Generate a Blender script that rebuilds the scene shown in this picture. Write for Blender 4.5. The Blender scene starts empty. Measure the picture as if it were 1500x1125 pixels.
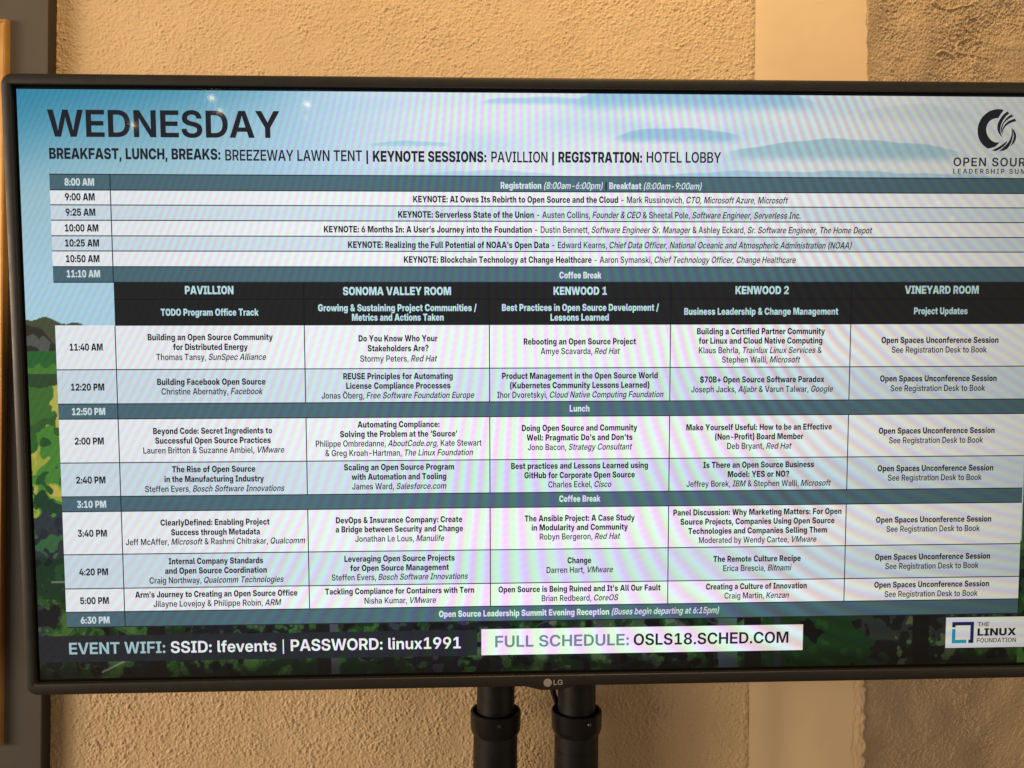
import bpy, math, random
import numpy as np
from mathutils import Matrix, Vector
from mathutils.geometry import delaunay_2d_cdt

scene = bpy.context.scene
COL = scene.collection
rng = np.random.default_rng(11)

# ------------------------------------------------------------------ camera, world, lights, exposure
cam_data = bpy.data.cameras.new("camera")
cam_data.sensor_width = 36.0
cam_data.lens = 29.21
cam_data.clip_start = 0.02
cam_data.clip_end = 60
cam = bpy.data.objects.new("camera", cam_data)
COL.objects.link(cam)
ax = Vector((0.99930, -0.03635, 0.00890)); az = Vector((-0.03635, -0.99934, 0.0)).normalized()
ax = (ax - az * ax.dot(az)).normalized(); ay = az.cross(ax)
cam.matrix_world = Matrix((
    (ax.x, ay.x, az.x, -0.07531), (ax.y, ay.y, az.y, -0.87441), (ax.z, ay.z, az.z, 1.50434), (0, 0, 0, 1)))
scene.camera = cam

world = bpy.data.worlds.new("World")
scene.world = world
world.use_nodes = True
wbg = world.node_tree.nodes["Background"]
wbg.inputs["Color"].default_value = (1.0, 0.84, 0.68, 1)
wbg.inputs["Strength"].default_value = 0.12

scene.view_settings.view_transform = "Standard"
scene.view_settings.look = "None"
scene.view_settings.exposure = 0
scene.view_settings.gamma = 1
scene.render.engine = "CYCLES"
scene.cycles.max_bounces = 6


def area_lamp(name, loc, target, size, energy, color, size_y=None):
    d = bpy.data.lights.new(name, "AREA")
    d.shape = "RECTANGLE"; d.size = size; d.size_y = size_y or size
    d.energy = energy; d.color = color
    o = bpy.data.objects.new(name, d); COL.objects.link(o)
    o.location = loc
    o.rotation_euler = (Vector(target) - Vector(loc)).to_track_quat("-Z", "Y").to_euler()
    return o


area_lamp("left_lamp", (-4.2, -1.45, 1.55), (0.1, 0.17, 1.5), 1.8, 112, (1.0, 0.80, 0.56), 0.7)
area_lamp("front_fill", (-3.9, -2.4, 1.50), (0.1, 0.17, 1.5), 2.3, 92, (1.0, 0.86, 0.68), 1.3)  # added soft fill from the front left, not a known lamp
area_lamp("right_fill", (3.5, -2.3, 1.45), (0.1, 0.17, 1.3), 1.6, 29, (1.0, 0.84, 0.64), 1.0)  # added fill that lifts the pole shadows, no such lamp known
area_lamp("ceiling_lamp", (0.25, -0.70, 3.3), (0.15, 0.17, 1.9), 0.35, 30, (1.0, 0.69, 0.33))


def bulb(loc, energy, radius=0.0065):
    d = bpy.data.lights.new("chandelier_bulb", "POINT")
    d.energy = energy; d.color = (1.0, 0.72, 0.42); d.shadow_soft_size = radius
    o = bpy.data.objects.new("chandelier_bulb", d); COL.objects.link(o); o.location = loc


for loc, e in [((-1.373, -3.306, 2.432), 0.22), ((-1.341, -3.321, 2.373), 0.13), ((-0.938, -3.392, 2.427), 0.2),
               ((-1.719, -3.230, 2.286), 0.12), ((-0.947, -3.399, 2.363), 0.03),
               ((2.079, -3.073, 1.978), 0.03), ((2.144, -3.050, 1.906), 0.035), ((2.156, -3.048, 1.825), 0.02),
               ((2.050, -3.091, 1.787), 0.035), ((1.831, -3.173, 1.786), 0.02), ((1.947, -3.129, 1.864), 0.015),
               ((1.865, -3.154, 1.981), 0.015)]:
    bulb(loc, e * 0.7)


# ------------------------------------------------------------------ helpers
def lin(c):
    c = np.asarray(c, float) / 255.0
    return np.where(c <= 0.04045, c / 12.92, ((c + 0.055) / 1.055) ** 2.4)


def rgba(c):
    r = lin(c); return (float(r[0]), float(r[1]), float(r[2]), 1.0)


def tag(o, label=None, cat=None, group=None, kind=None):
    if label: o["label"] = label
    if cat: o["category"] = cat
    if group: o["group"] = group
    if kind: o["kind"] = kind
    return o


def empty(name, loc, parent=None):
    o = bpy.data.objects.new(name, None); o.empty_display_size = 0.05
    COL.objects.link(o); o.location = loc
    if parent: o.parent = parent
    return o


def link_mesh(name, me, mats, parent=None):
    for m in (mats if isinstance(mats, (list, tuple)) else [mats]): me.materials.append(m)
    o = bpy.data.objects.new(name, me); COL.objects.link(o)
    if parent: o.parent = parent
    return o


def mesh_from(name, verts, faces, mats, parent=None, smooth=None, mat_ids=None):
    me = bpy.data.meshes.new(name)
    me.from_pydata([tuple(map(float, v)) for v in verts], [], faces)
    o = link_mesh(name, me, mats, parent)
    if mat_ids is not None: me.polygons.foreach_set("material_index", mat_ids)
    if smooth is not None:
        me.polygons.foreach_set("use_smooth", [True] * len(me.polygons))
        me.set_sharp_from_angle(angle=math.radians(smooth))
    me.update()
    return o


def pbr(name, color, rough=0.6, metal=0.0, spec=0.5):
    m = bpy.data.materials.new(name); m.use_nodes = True
    b = m.node_tree.nodes["Principled BSDF"]
    b.inputs["Base Color"].default_value = (*color, 1)
    b.inputs["Roughness"].default_value = rough
    b.inputs["Metallic"].default_value = metal
    b.inputs["Specular IOR Level"].default_value = spec
    return m


class NT:
    """tiny node helper"""
    def __init__(self, tree): self.t = tree
    def n(self, typ, **kw):
        x = self.t.nodes.new(typ)
        for k, v in kw.items(): setattr(x, k, v)
        return x
    def math(self, op, a, b=None, c=None):
        x = self.n("ShaderNodeMath", operation=op)
        for i, v in enumerate((a, b, c)):
            if v is None: continue
            if isinstance(v, (int, float)): x.inputs[i].default_value = v
            else: self.t.links.new(v, x.inputs[i])
        return x.outputs[0]
    def link(self, a, b): self.t.links.new(a, b)


def bump_noise(m, scale, strength, dist, detail=4, rough_var=None, color_var=None):
    """fine grain: bump, optional roughness and tone variation in object space"""
    t = NT(m.node_tree); b = m.node_tree.nodes["Principled BSDF"]
    tc = t.n("ShaderNodeTexCoord")
    no = t.n("ShaderNodeTexNoise"); no.inputs["Scale"].default_value = scale; no.inputs["Detail"].default_value = detail
    t.link(tc.outputs["Object"], no.inputs["Vector"])
    bp = t.n("ShaderNodeBump"); bp.inputs["Strength"].default_value = strength; bp.inputs["Distance"].default_value = dist
    t.link(no.outputs["Fac"], bp.inputs["Height"]); t.link(bp.outputs["Normal"], b.inputs["Normal"])
    if rough_var:
        mr = t.n("ShaderNodeMapRange"); mr.inputs["From Min"].default_value = 0.3; mr.inputs["From Max"].default_value = 0.7
        mr.inputs["To Min"].default_value = rough_var[0]; mr.inputs["To Max"].default_value = rough_var[1]
        n2 = t.n("ShaderNodeTexNoise"); n2.inputs["Scale"].default_value = scale * 0.06; n2.inputs["Detail"].default_value = 6
        t.link(tc.outputs["Object"], n2.inputs["Vector"])
        t.link(n2.outputs["Fac"], mr.inputs["Value"]); t.link(mr.outputs["Result"], b.inputs["Roughness"])
    if color_var:
        n3 = t.n("ShaderNodeTexNoise"); n3.inputs["Scale"].default_value = color_var[0]; n3.inputs["Detail"].default_value = 5
        t.link(tc.outputs["Object"], n3.inputs["Vector"])
        cr = t.n("ShaderNodeValToRGB")
        cr.color_ramp.elements[0].position = 0.3; cr.color_ramp.elements[1].position = 0.7
        cr.color_ramp.elements[0].color = (*color_var[1], 1); cr.color_ramp.elements[1].color = (*color_var[2], 1)
        t.link(n3.outputs["Fac"], cr.inputs["Fac"]); t.link(cr.outputs["Color"], b.inputs["Base Color"])
    return m


def gnoise(shape, sigma, step, gen=rng, aniso=1.0):
    """gaussian filtered white noise, unit variance; sigma and step in metres"""
    a = gen.standard_normal(shape)
    fy = np.fft.fftfreq(shape[0], step)[:, None]; fx = np.fft.rfftfreq(shape[1], step)[None, :]
    k = np.exp(-2 * (math.pi * sigma) ** 2 * (fx ** 2 + (fy * aniso) ** 2))
    a = np.fft.irfft2(np.fft.rfft2(a) * k, s=shape)
    return a / a.std()


def grid_mesh(name, P, mats, parent=None, colors=None):
    """P: (rows, cols, 3) vertex grid"""
    R, Cn = P.shape[:2]
    me = bpy.data.meshes.new(name)
    idx = np.arange(R * Cn).reshape(R, Cn)
    q = np.stack([idx[:-1, :-1], idx[:-1, 1:], idx[1:, 1:], idx[1:, :-1]], -1).reshape(-1, 4)
    nf = len(q)
    me.vertices.add(R * Cn); me.vertices.foreach_set("co", P.reshape(-1).astype(np.float32))
    me.loops.add(nf * 4); me.loops.foreach_set("vertex_index", q.reshape(-1).astype(np.int32))
    me.polygons.add(nf); me.polygons.foreach_set("loop_start", np.arange(0, nf * 4, 4, dtype=np.int32))
    me.polygons.foreach_set("use_smooth", np.ones(nf, bool))
    me.update(calc_edges=True)
    if colors is not None:
        at = me.color_attributes.new("picture", "FLOAT_COLOR", "POINT")
        c = np.ones((R * Cn, 4), np.float32); c[:, :3] = colors.reshape(-1, 3)
        at.data.foreach_set("color", c.reshape(-1))
    return link_mesh(name, me, mats, parent)


# ------------------------------------------------------------------ setting: wall, pillar, floor
YW = 0.17          # face of the stucco coat
Z0, Z1 = 0.93, 2.09


def fine(z):
    """1 where the rows are fine enough to carry grain, 0 on the coarse rows"""
    return (((z > 0.862) & (z < 1.218)) | ((z > 1.807) & (z < 2.063))).astype(float)[:, None]


def zrows(step):
    """fine rows where the wall shows above and below the television, coarse ones elsewhere"""
    return np.concatenate([np.linspace(0.0, 0.86, 12)[:-1], np.arange(0.86, 1.22, step), np.linspace(1.225, 1.80, 90), np.arange(1.805, 2.065, step), np.linspace(2.07, 2.7, 12)])


floor_m = bump_noise(pbr("floor_carpet", (0.16, 0.11, 0.07), 0.9), 400, 0.5, 0.002)
fl = mesh_from("floor", [(-3, -4, 0), (3, -4, 0), (3, 1.2, 0), (-3, 1.2, 0)], [(0, 1, 2, 3)], floor_m)
tag(fl, "brown carpeted floor under the television stand", "floor", kind="structure")

plaster_c = (0.66, 0.475, 0.28)
stucco_m = bump_noise(pbr("stucco_paint", plaster_c, 0.62, spec=0.35), 900, 0.25, 0.0006, 3,
                      color_var=(9, (0.60, 0.42, 0.236), (0.65, 0.462, 0.27)))
smooth_m = bump_noise(pbr("smooth_plaster", plaster_c, 0.55, spec=0.35), 90, 0.06, 0.002, 6,
                      color_var=(7, (0.70, 0.51, 0.305), (0.74, 0.545, 0.33)))
rough_m = bump_noise(pbr("rough_plaster", plaster_c, 0.7, spec=0.3), 700, 0.3, 0.0008, 3,
                     color_var=(11, (0.47, 0.335, 0.20), (0.54, 0.39, 0.235)))

wall = empty("plaster_wall", (0, YW, 0))
tag(wall, "warm beige plaster wall behind the television, part stucco, part smooth and part rough", "wall")

st = 0.00072
XA, XB = 0.268, 0.412
xs_ = np.arange(-0.605, XA + 0.008, st); zs_ = zrows(st)
sh = (len(zs_), len(xs_))
n1 = gnoise(sh, 0.00072, st); n2 = gnoise(sh, 0.00125, st); n3 = gnoise(sh, 0.045, st); n4 = gnoise(sh, 0.009, st)
amp = np.clip(1.28 + 0.16 * n3 + 0.22 * n4, 0.8, 1.9)
n5 = gnoise(sh, 0.0004, st)
pit = np.tanh(np.maximum(n1 - 0.9, 0) * 1.5)
hgt = amp * (0.00021 * n1 + 0.00015 * np.maximum(n2, -0.6) + 0.00003 * n5 - 0.00034 * pit * (n2 < 0.3)) + 0.00018 * n4
hgt = hgt * fine(zs_) + 0.0004
edge = np.clip((XA + 0.003 - xs_ + 0.0008 * gnoise((sh[0], 1), 0.0025, st) + 0.0009 * n2 + 0.0006 * n1) / 0.010, 0, 1)   # ragged end of the coat on the smooth band
edge = edge * edge * (3 - 2 * edge)
P = np.zeros(sh + (3,)); P[..., 0] = xs_[None]; P[..., 2] = zs_[:, None]; P[..., 1] = -(hgt + 0.0003) * edge + 0.0009 * (1 - edge)
grid_mesh("stucco_coat", P, stucco_m, wall)

# smooth trowelled band turning gently away to the right
TURN = math.radians(5)
ROUGH = math.radians(20)
xb = np.linspace(XA, XB + 0.004, 120); u = (xb - XA) / (XB - XA)
ang = TURN * np.clip((u - 0.12) / 0.88, 0, 1) - math.radians(7) * np.clip(1 - u / 0.14, 0, 1)
angl = math.radians(8) * np.exp(-((u - 0.24) / 0.10) ** 2) - math.radians(3.5) * np.exp(-((u - 0.50) / 0.14) ** 2)
def slope_sum(a): return np.concatenate([[0], np.cumsum(np.tan(0.5 * (a[1:] + a[:-1])) * np.diff(xb))])
dep = slope_sum(ang); depl = slope_sum(angl)
zb = np.concatenate([np.linspace(0.0, Z0, 30)[:-1], np.linspace(Z0, Z1, 450), np.linspace(Z1, 2.7, 12)])
shb = (len(zb), len(xb))
low = np.clip((1.45 - zb) / 0.3, 0, 1)[:, None]
P = np.zeros(shb + (3,)); P[..., 0] = xb[None]; P[..., 2] = zb[:, None]
P[..., 1] = dep[None] + low * depl[None] + 0.00022 * gnoise(shb, 0.016, 0.00124, aniso=0.48) + 0.00004 * gnoise(shb, 0.005, 0.00124, aniso=0.48)
jag = 0.0007 * gnoise((shb[0], 1), 0.003, 0.0026) + 0.0007 * gnoise((shb[0], 1), 0.02, 0.0026)   # ragged right end
P[..., 0] += jag * np.clip((u - 0.8) / 0.2, 0, 1)[None] ** 2
P[:, -1, 1] += 0.004; P[:, -1, 0] -= 0.0010
grid_mesh("smooth_band", P, smooth_m, wall)
yB = float(np.interp(XB, xb, dep))

# ragged lip at the end of the band, then the rough coat one step lower
zl = np.concatenate([np.linspace(0.0, Z0, 30)[:-1], np.arange(Z0, 1.5, 0.0015)])
nl = len(zl)
rag = 0.0013 * gnoise((nl, 1), 0.0022, 0.0015)[:, 0] + 0.0012 * gnoise((nl, 1), 0.006, 0.0015)[:, 0] + 0.0009 * gnoise((nl, 1), 0.02, 0.0015)[:, 0]
topw = np.zeros(nl)
xl = XB - 0.0035 * topw + rag * (1 - 0.3 * topw) + 0.008 * (1 - topw)
cols = np.linspace(0, 1, 9)
lipn = 0.0011 * gnoise((nl, 1), 0.003, 0.0015)[:, 0] + 0.0008 * gnoise((nl, 1), 0.0016, 0.0015)[:, 0]
P = np.zeros((nl, 12, 3))
for i, c in enumerate(cols):
    x_in = XB - 0.006 + lipn
    P[:, i, 0] = x_in + (xl - x_in) * c
    P[:, i, 1] = yB + (P[:, i, 0] - XB) * math.tan(TURN) + 0.0006 - 0.0012 * min(1, c * 2.2) + 0.0004 * gnoise((nl, 1), 0.0022, 0.0015)[:, 0] * min(1, c * 2)
P[:, 9] = P[:, 8] + np.array([0.0006, 0.0015, 0]); P[:, 10] = P[:, 8] + np.array([0.0008, 0.0045, 0]); P[:, 11] = P[:, 8] + np.array([0.0, 0.009, 0])
P[..., 2] = zl[:, None]
grid_mesh("ragged_lip", P, stucco_m, wall)

st2 = 0.00078
xr = np.concatenate([np.arange(XB - 0.004, 0.78, st2), np.linspace(0.79, 1.6, 20)]); zr = zrows(st2)
shr = (len(zr), len(xr))
m1 = gnoise(shr, 0.0007, st2); m2 = gnoise(shr, 0.0014, st2); m3 = gnoise(shr, 0.016, st2); m4 = gnoise(shr, 0.03, st2); m5 = gnoise(shr, 0.010, st2, aniso=0.7)
warp = np.abs(m3 + 0.45 * m5)
ridge = np.exp(-(warp / 0.10) ** 2) * np.clip(m4 - 0.3, 0, 1.2)            # a few trowel ridges
plate = np.tanh(np.maximum(m5 - 0.9, 0) * 4)                                # knocked down plateaus
grain = np.clip(1.45 + 0.4 * m4 - 0.3 * m3, 0.8, 2.3)
m6 = gnoise(shr, 0.0005, st2)
hr = grain * (0.00027 * m1 + 0.00022 * np.maximum(m2, -0.6) + 0.00006 * m6) + 0.0022 * ridge + 0.0010 * plate + 0.0015 * m3
hr = hr * fine(zr)
P = np.zeros(shr + (3,)); P[..., 0] = xr[None]; P[..., 2] = zr[:, None]
P[..., 1] = yB + np.maximum(xr[None] - XB - 0.004, 0) * math.tan(ROUGH) + 0.0026 - hr * np.clip((xr[None] - XB + 0.004) / 0.008, 0, 1)
grid_mesh("rough_coat", P, rough_m, wall)


# ------------------------------------------------------------------ solids
def box_bevel(name, lo, hi, mat, parent=None, bev=0.003):
    import bmesh
    bm = bmesh.new(); bmesh.ops.create_cube(bm, size=1)
    for v in bm.verts:
        v.co = Vector([(lo[i] + hi[i]) / 2 + v.co[i] * (hi[i] - lo[i]) for i in range(3)])
    if bev: bmesh.ops.bevel(bm, geom=list(bm.edges), offset=bev, segments=3, affect="EDGES", profile=0.5)
    me = bpy.data.meshes.new(name); bm.to_mesh(me); bm.free()
    o = link_mesh(name, me, mat, parent)
    me.polygons.foreach_set("use_smooth", [True] * len(me.polygons)); me.set_sharp_from_angle(angle=math.radians(50))
    return o


def lathe(name, prof, mat, parent=None, n=64, smooth=35, loc=None):
    """prof: (radius, z) list, open profile turned about z"""
    v = []; f = []
    for r, z in prof:
        for k in range(n):
            a = 2 * math.pi * k / n; v.append((r * math.cos(a), r * math.sin(a), z))
    for i in range(len(prof) - 1):
        for k in range(n):
            k2 = (k + 1) % n
            f.append((i * n + k, i * n + k2, (i + 1) * n + k2, (i + 1) * n + k))
    o = mesh_from(name, v, f, mat, parent, smooth)
    if loc: o.location = loc
    return o


def tube(name, pts, r, mat, parent=None, n=14):
    pts = [Vector(p) for p in pts]
    dense = []
    for i in range(len(pts) - 1):
        p0 = pts[max(i - 1, 0)]; p1 = pts[i]; p2 = pts[i + 1]; p3 = pts[min(i + 2, len(pts) - 1)]
        for s in range(8):
            t = s / 8
            dense.append(0.5 * ((2 * p1) + (p2 - p0) * t + (2 * p0 - 5 * p1 + 4 * p2 - p3) * t * t + (3 * p1 - p0 - 3 * p2 + p3) * t ** 3))
    dense.append(pts[-1])
    v = []; f = []
    for i, p in enumerate(dense):
        d = (dense[min(i + 1, len(dense) - 1)] - dense[max(i - 1, 0)]).normalized()
        a = d.orthogonal().normalized() if abs(d.y) > 0.9 else d.cross(Vector((0, 1, 0))).normalized(); b = d.cross(a)
        for k in range(n):
            q = 2 * math.pi * k / n; v.append(p + r * (math.cos(q) * a + math.sin(q) * b))
    for i in range(len(dense) - 1):
        for k in range(n):
            k2 = (k + 1) % n; f.append((i * n + k, i * n + k2, (i + 1) * n + k2, (i + 1) * n + k))
    return mesh_from(name, v, f, mat, parent, 60)


# grey painted pillar on the left and the golden frame hung on it
pillar_m = bump_noise(pbr("grey_paint", (0.108, 0.096, 0.084), 0.5, spec=0.3), 220, 0.08, 0.001, 5,
                      color_var=(6, (0.098, 0.087, 0.076), (0.118, 0.105, 0.092)))
pl = box_bevel("wall_pillar", (-1.7, 0.150, 0.0), (-0.6035, 0.42, 2.7), pillar_m, None, 0.0015)
shade_m = pbr("side_shade_paint", (0.030, 0.020, 0.012), 0.6)
box_bevel("shade_strip", (-0.6034, 0.1512, 0.0), (-0.6026, 0.1715, 2.7), shade_m, pl, 0)  # dark strip painting in the shade on the pillar's right side
tag(pl, "flat grey-brown painted pillar standing left of the stucco wall", "pillar")

gold_m = pbr("gilt_wood", (0.52, 0.27, 0.075), 0.42, 0.25)
bump_noise(gold_m, 60, 0.1, 0.001, 6, rough_var=(0.32, 0.5), color_var=(25, (0.47, 0.235, 0.06), (0.57, 0.31, 0.095)))
fr = empty("picture_frame", (-0.923, 0.150, 1.0648))
tag(fr, "tall golden wooden picture frame at the left edge, hung on the grey pillar", "picture frame")
fw, fh = 0.5504, 0.8714
prof = [(0, 0.0), (0, -0.0075), (0.0012, -0.0090), (0.0030, -0.0092), (0.0045, -0.0078), (0.007, -0.0072), (0.020, -0.0060), (0.028, -0.0052), (0.031, -0.0060), (0.034, -0.0055), (0.035, -0.0020)]
for k in range(4):                                   # four mitred mouldings
    v = []
    for d, y in prof:
        for e in (0, 1):
            if k == 0: v.append((fw / 2 - d, y, d if e == 0 else fh - d))
            if k == 1: v.append((fw / 2 - d if e == 0 else -fw / 2 + d, y, fh - d))
            if k == 2: v.append((-fw / 2 + d, y, fh - d if e == 0 else d))
            if k == 3: v.append((-fw / 2 + d if e == 0 else fw / 2 - d, y, d))
    f = [(2 * i, 2 * i + 1, 2 * i + 3, 2 * i + 2) for i in range(len(prof) - 1)]
    mesh_from("moulding", v, f, gold_m, fr, 40)
canvas_m = pbr("canvas", (0.35, 0.29, 0.2), 0.8)
mesh_from("canvas", [(-fw / 2 + .034, -.003, .034), (fw / 2 - .034, -.003, .034), (fw / 2 - .034, -.003, fh - .034), (-fw / 2 + .034, -.003, fh - .034)], [(0, 1, 2, 3)], canvas_m, fr)

# ------------------------------------------------------------------ television stand
pole_m = bump_noise(pbr("black_powder_coat", (0.007, 0.0065, 0.006), 0.45, spec=0.3), 900, 0.12, 0.0004, 3, rough_var=(0.36, 0.55))
collar_m = bump_noise(pbr("black_collar_plastic", (0.007, 0.0066, 0.0066), 0.38, spec=0.3), 500, 0.08, 0.0004, 3, rough_var=(0.26, 0.42))
bolt_m = pbr("steel_bolt", (0.10, 0.095, 0.09), 0.4, 0.9)
stand = empty("television_stand", (0, 0.105, 0))
tag(stand, "black twin pole stand with locking collars carrying the television", "stand")
box_bevel("base_plate", (-0.30, -0.24, 0.001), (0.29, 0.05, 0.018), pole_m, stand, 0.004)
box_bevel("mount_bracket", (-0.11, -0.0245, 1.36), (0.10, 0.012, 1.62), pole_m, stand, 0.002)
for px, ring in ((-0.0555, 0), (0.0403, 1)):
    e = lathe("pole", [(0.0, 1.72), (0.0222, 1.72), (0.0222, 1.10), (0.0259, 1.10), (0.0259, 1.0765), (0.0256, 1.0761), (0.0256, 1.0755), (0.0259, 1.0751), (0.0259, 0.018)] if ring else
              [(0.0, 1.72), (0.0222, 1.72), (0.0222, 1.10), (0.0259, 1.10), (0.0259, 0.018)], pole_m, stand, 72, 15, (px, 0, 0))
    lathe("collar", [(0.0224, 1.108), (0.0236, 1.1085), (0.0262, 1.1185), (0.0272, 1.1205), (0.0288, 1.1205), (0.0296, 1.1195), (0.0296, 1.1015),
                     (0.0290, 1.0985), (0.0274, 1.0945), (0.0258, 1.0935)], collar_m, e, 72, 20)
    bz = lathe("bolt", [(0.0, 0.0012), (0.0018, 0.0010), (0.0024, 0.0), (0.0024, -0.002)], bolt_m, e, 16, 40)
    bz.location = (0.004 if not ring else 0.012, -0.0293 if not ring else -0.0270, 1.1125); bz.rotation_euler = (math.radians(90), 0, 0 if not ring else 0.42)

cable_m = pbr("black_cable", (0.012, 0.012, 0.012), 0.5)
cb = tube("power_cable", [(0.004, 0.075, 1.36), (0.003, 0.080, 1.24), (0.006, 0.090, 1.175), (0.0125, 0.108, 1.140), (0.020, 0.128, 1.115), (0.032, 0.139, 1.06), (0.040, 0.140, 0.9), (0.040, 0.140, 0.5), (0.040, 0.138, 0.02)], 0.0033, cable_m)
tag(cb, "thin black power cable dropping from the television beside the right pole", "cable")

# ------------------------------------------------------------------ television
S = 0.61; W = 16 / 9
tv = empty("television", (0, 0, 1.5))
vx = Vector((0.99991, -0.00089 * 0, 0.01346)); vy = Vector((-0.00089, 0.9978, 0.06633)).normalized()
vx = (vx - vy * vx.dot(vy)).normalized(); vz = vx.cross(vy)
tv.matrix_world = Matrix(((vx.x, vy.x, vz.x, 0), (vx.y, vy.y, vz.y, 0), (vx.z, vy.z, vz.z, 1.5), (0, 0, 0, 1)))
tag(tv, "large flat television with a dark grey bezel showing a conference schedule", "television")


def sx(X): return (X - W / 2) * S
def sz(Y): return (0.5 - Y) * S


OL, OT, OB = 0.0228, 0.0245, 0.0270       # bezel overhang in picture heights
IN = 0.0058                                # black rim between picture and bezel


def loop(l, r, t, b, rad, y, chin=0.0, nc=8):
    """rounded rectangle, same vertex count whatever its size; chin bulges the bottom centre down"""
    pts = []
    for cx, cz, a0 in ((r - rad, t - rad, 0), (l + rad, t - rad, 90), (l + rad, b + rad, 180), (r - rad, b + rad, 270)):
        if a0 == 270:
            for k in range(25):
                X = 0.8365 + 0.096 * k / 24
                w = 0.5 - 0.5 * math.cos(2 * math.pi * k / 24); w = min(1, 1.25 * w ** 0.7)
                pts.append((sx(X), y, b - chin * w))
        for k in range(nc + 1):
            a = math.radians(a0 + 90 * k / nc); pts.append((cx + rad * math.cos(a), y, cz + rad * math.sin(a)))
    return pts


def bez_loop(inset, y, rad, chin): return loop(sx(-OL) + inset, sx(W + OL) - inset, sz(-OT) - inset, sz(1 + OB) + inset, max(rad - inset, 0.0012), y, chin)
def inn_loop(extra, y): return loop(sx(-IN) - extra, sx(W + IN) + extra, sz(-IN) + extra, sz(1 + IN) - extra, 0.0012, y, 0)


chin = 0.0045
rings = [bez_loop(0.004, 0.040, 0.012, chin * .6), bez_loop(0.0, 0.030, 0.012, chin), bez_loop(0.0, 0.0, 0.012, chin), bez_loop(0.0006, -0.0030, 0.012, chin), bez_loop(0.0017, -0.0046, 0.012, chin),
         bez_loop(0.0033, -0.0052, 0.012, chin), inn_loop(0.0016, -0.0054), inn_loop(0.0006, -0.0050), inn_loop(0.0, -0.0040), inn_loop(0.0, 0.0012)]
bezel_m = bump_noise(pbr("dark_grey_bezel", (0.037, 0.034, 0.032), 0.44, 0.55), 1500, 0.05, 0.0003, 2, rough_var=(0.42, 0.5))
nv = len(rings[0]); v = [p for r in rings for p in r]; f = []
for i in range(len(rings) - 1):
    for k in range(nv):
        k2 = (k + 1) % nv; f.append((i * nv + k, i * nv + k2, (i + 1) * nv + k2, (i + 1) * nv + k))
bezel = mesh_from("bezel", v, f, bezel_m, tv, 28)
back_m = pbr("black_back_shell", (0.015, 0.015, 0.015), 0.6)
box_bevel("back_shell", (sx(-OL) + 0.006, 0.0385, sz(1 + OB) + 0.006), (sx(W + OL) - 0.006, 0.060, sz(-OT) - 0.006), back_m, tv, 0.006)
rim_m = pbr("black_panel_rim", (0.004, 0.004, 0.004), 0.12)
rim = mesh_from("panel_rim", [(sx(-IN) - .001, .0009, sz(1 + IN) - .001), (sx(W + IN) + .001, .0009, sz(1 + IN) - .001), (sx(W + IN) + .001, .0009, sz(-IN) + .001), (sx(-IN) - .001, .0009, sz(-IN) + .001)], [(0, 1, 2, 3)], rim_m, tv)

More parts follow.
